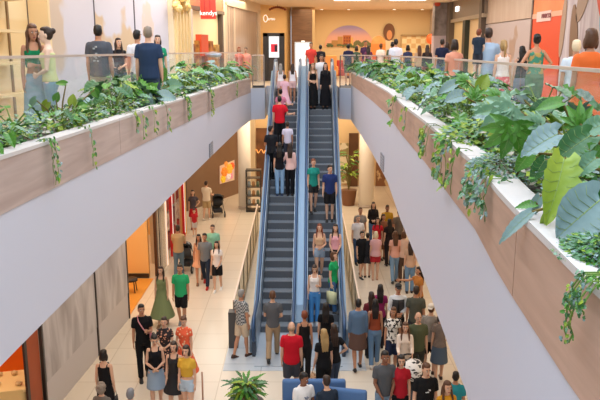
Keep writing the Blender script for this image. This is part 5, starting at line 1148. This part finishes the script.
# ---- upper gallery, left
person(31.5,24,1.76,25,'woman with long curly brown hair in a green top and long pale denim skirt',2,('longf','brown'),('crop','#167a50'),('longskirt','#8fa9bb'),'#c9b5a5',('down','fold'),sex='f',D=10.9, zf=ZU,head=(15,10))
person(46,27,1.72,-75,'woman with a low dark bun in a pale yellow strapless top, facing the green-top woman',0,('bun','dark'),('strapless','#d8dba0'),('jeans','#7f9ab0'),'#c9b5a5',('down','front'),sex='f',D=10.7, zf=ZU)
q = person(97.5,25,1.8,182,'man in dark grey t-shirt with a white back print and khaki shorts',2,('short','black'),('tee','#50545e'),(S_,'#a99f88'),K,('down','down'),D=13.2, zf=ZU,w=1.15)
print_on(q, '#a9b0b8', .08, .13, True, -.02)
person(118,38,1.64,20,'woman with long dark hair in a black top and dark jeans on the left gallery',1,('longf','dark'),('tee','#1b1a1e'),('jeans','#2a4250'),K,('hip','front'),sex='f',D=17, zf=ZU,head=(20,0))
person(137,30,1.72,200,'dark-haired man in white t-shirt half hidden by the navy-shirt man',2,('short','black'),('tee','#d9dbe6'),('jeans','#4a5a6a'),K,D=15, zf=ZU,head=(-40,0))
person(147.5,26.5,1.82,182,'grey-haired man in navy blue t-shirt seen from behind, left gallery',1,('short','#8f7f70'),('tee','#2c3d5a'),('jeans','#3a4658'),K,D=12.5, zf=ZU,w=1.15)
person(157.5,35,1.68,10,'dark-haired woman in a green top right of the navy-shirt man',1,('bob','dark'),('tee','#1f8a66'),('pants','#2a3a3a'),K,sex='f',D=17, zf=ZU)
person(239,47,1.66,10,'woman in coral pink top behind the left planter before the brown hoarding',2,('long','auburn'),('tee','#e0705c'),('pants','#c97a6a'),K,sex='f',D=27, zf=ZU)
person(246,47.5,1.66,-10,'person in pale coral top right of the coral-pink woman before the brown hoarding',1,('short','dark'),('tee','#e8a090'),('pants','#b9796a'),K,D=27.5, zf=ZU)
# ---- upper gallery, back
for a in [(348.5,44,-28.3,160,'person in navy top and grey-green shorts behind the right glass screen',1,('short','black'),('tee','#2c2c4c'),(S_,'#5c6450'),K,'m'),
 (356.5,46,-30,170,'person in dark green dress right of the navy-top person at the back',2,('bob','dark'),('dress','#44584a'),('none','#000000'),K,'f'),
 (365.5,41,-34,0,'person in purple top standing far back before the mural',2,('short','dark'),('tee','#4a3260'),('pants','#b0406a'),K,'m'),
 (368.5,45.5,-31,170,'person with black hair in a plum top near the orange arch',1,('long','black'),('tee','#6a3a5a'),('pants','#a03a5a'),K,'f'),
 (381,43.5,-31,150,'person in white t-shirt before the orange arch',3,('short','brown'),('tee','#e3d6d2'),('pants','#8a6a6a'),K,'m'),
 (392.5,42,-27,185,'person in dark green top left of the tall man in white',2,('short','black'),('tee','#5a6452'),('pants','#3a3a38'),K,'m'),
 (396,39,-24,180,'tall man in pale white t-shirt at the right glass balustrade, back turned',2,('short','black'),('tee','#dfe2ee'),('jeans','#7a8494'),K,'m'),
 (408,45,-27,180,'person in navy blue top right of the tall man in white',2,('bob','black'),('tee','#343a5c'),('jeans','#3c4c70'),K,'f'),
 (419.5,45.5,-27,180,'slim woman with brown hair before the cream wall display',1,('long','brown'),('tee','#c9a98a'),('jeans','#4a4440'),K,'f'),
 (427.5,45,-26,175,'person with long dark hair in a black jacket left of the patterned pillar',1,('long','dark'),('long','#2a2426'),('pants','#7a3a34'),K,'f'),
 (442.5,39,-24,182,'man in dark navy t-shirt before the lilac pillar',2,('short','black'),('tee','#1d2440'),('jeans','#4a5a80'),K,'m'),
 (447.5,42.5,-26,175,'woman with dark hair just right of the navy-shirt man by the pillar',2,('bob','dark'),('tee','#5a5c66'),('jeans','#3c4450'),K,'f')]:
    x, y, h, rz, l, sk, hr_, tp, bt, sh_, sx = a
    person(x, y, 1.7, rz, l, sk, hr_, tp, bt, sh_, sex=sx, zf=ZU, D=-h)
# ---- upper gallery, right
person(455,39.5,1.74,182,'person with dark hair in a salmon pink top with dark print, right gallery',2,('bob','dark'),('tee','#e39a80',PT('#e39a80','#4a3038',4,.56)),('pants','#3c3a50'),K,sex='f',D=14.5, zf=ZU,w=1.1)
q = person(489,28,1.84,180,'man in light blue t-shirt carrying a small child, right gallery',2,('short','dark'),('tee','#a9c3e0'),('jeans','#8a94a8'),'#cccccc',('carry','down'),D=14.3, zf=ZU,w=1.15)
c = ony(479, 31.5, q['p'].y-.12)
person(479,31.5,1.0,150,'small auburn-haired child held by the man in light blue',0,('short','auburn'),('tee','#2a3444'),(S_,'#3a3a44'),'#888888',('low','low'),pos=(c.x, c.y, c.z-.95),sex='m')
q = person(504,40,1.68,182,'blonde woman in a white top and red-pink skirt, right gallery',1,('pony','blond'),('tank','#ece4e2'),('skirt','#d86a70',FL('#d8606a','#f0b0b0',14,.3),.5),K,sex='f',D=14, zf=ZU,w=1.05)
person(522.5,46,1.66,182,'dark-haired woman in black top left of the woman with hands on hips',1,('long','black'),('tank','#232028'),('pants','#8a90a8'),K,sex='f',D=15, zf=ZU)
person(537.5,34,1.72,178,'woman with dark bun and hands on hips in a green patterned backless top',2,('bun','black'),('tank','#7a8a5a',PT('#3f8a74','#b9995a',7,.5)),('pants','#5a7a60'),K,('hip','hip'),sex='f',D=13.8, zf=ZU,w=1.12)
person(592,28.5,1.74,175,'woman with brown hair in a bright orange sleeveless top at the right edge',2,('bob','brown'),('dress','#f2702a',mat('#f2702a', .8),.4),('none','#000000'),K,('down','down'),sex='f',D=8, zf=ZU,w=1.12)
person(577,40,1.72,170,'person in pale blue-white t-shirt just left of the orange-top woman',2,('short','fair'),('tee','#cfdbe8'),('jeans','#aab4c4'),'#888888',('down','down'),D=10.5, zf=ZU)
finish_later()
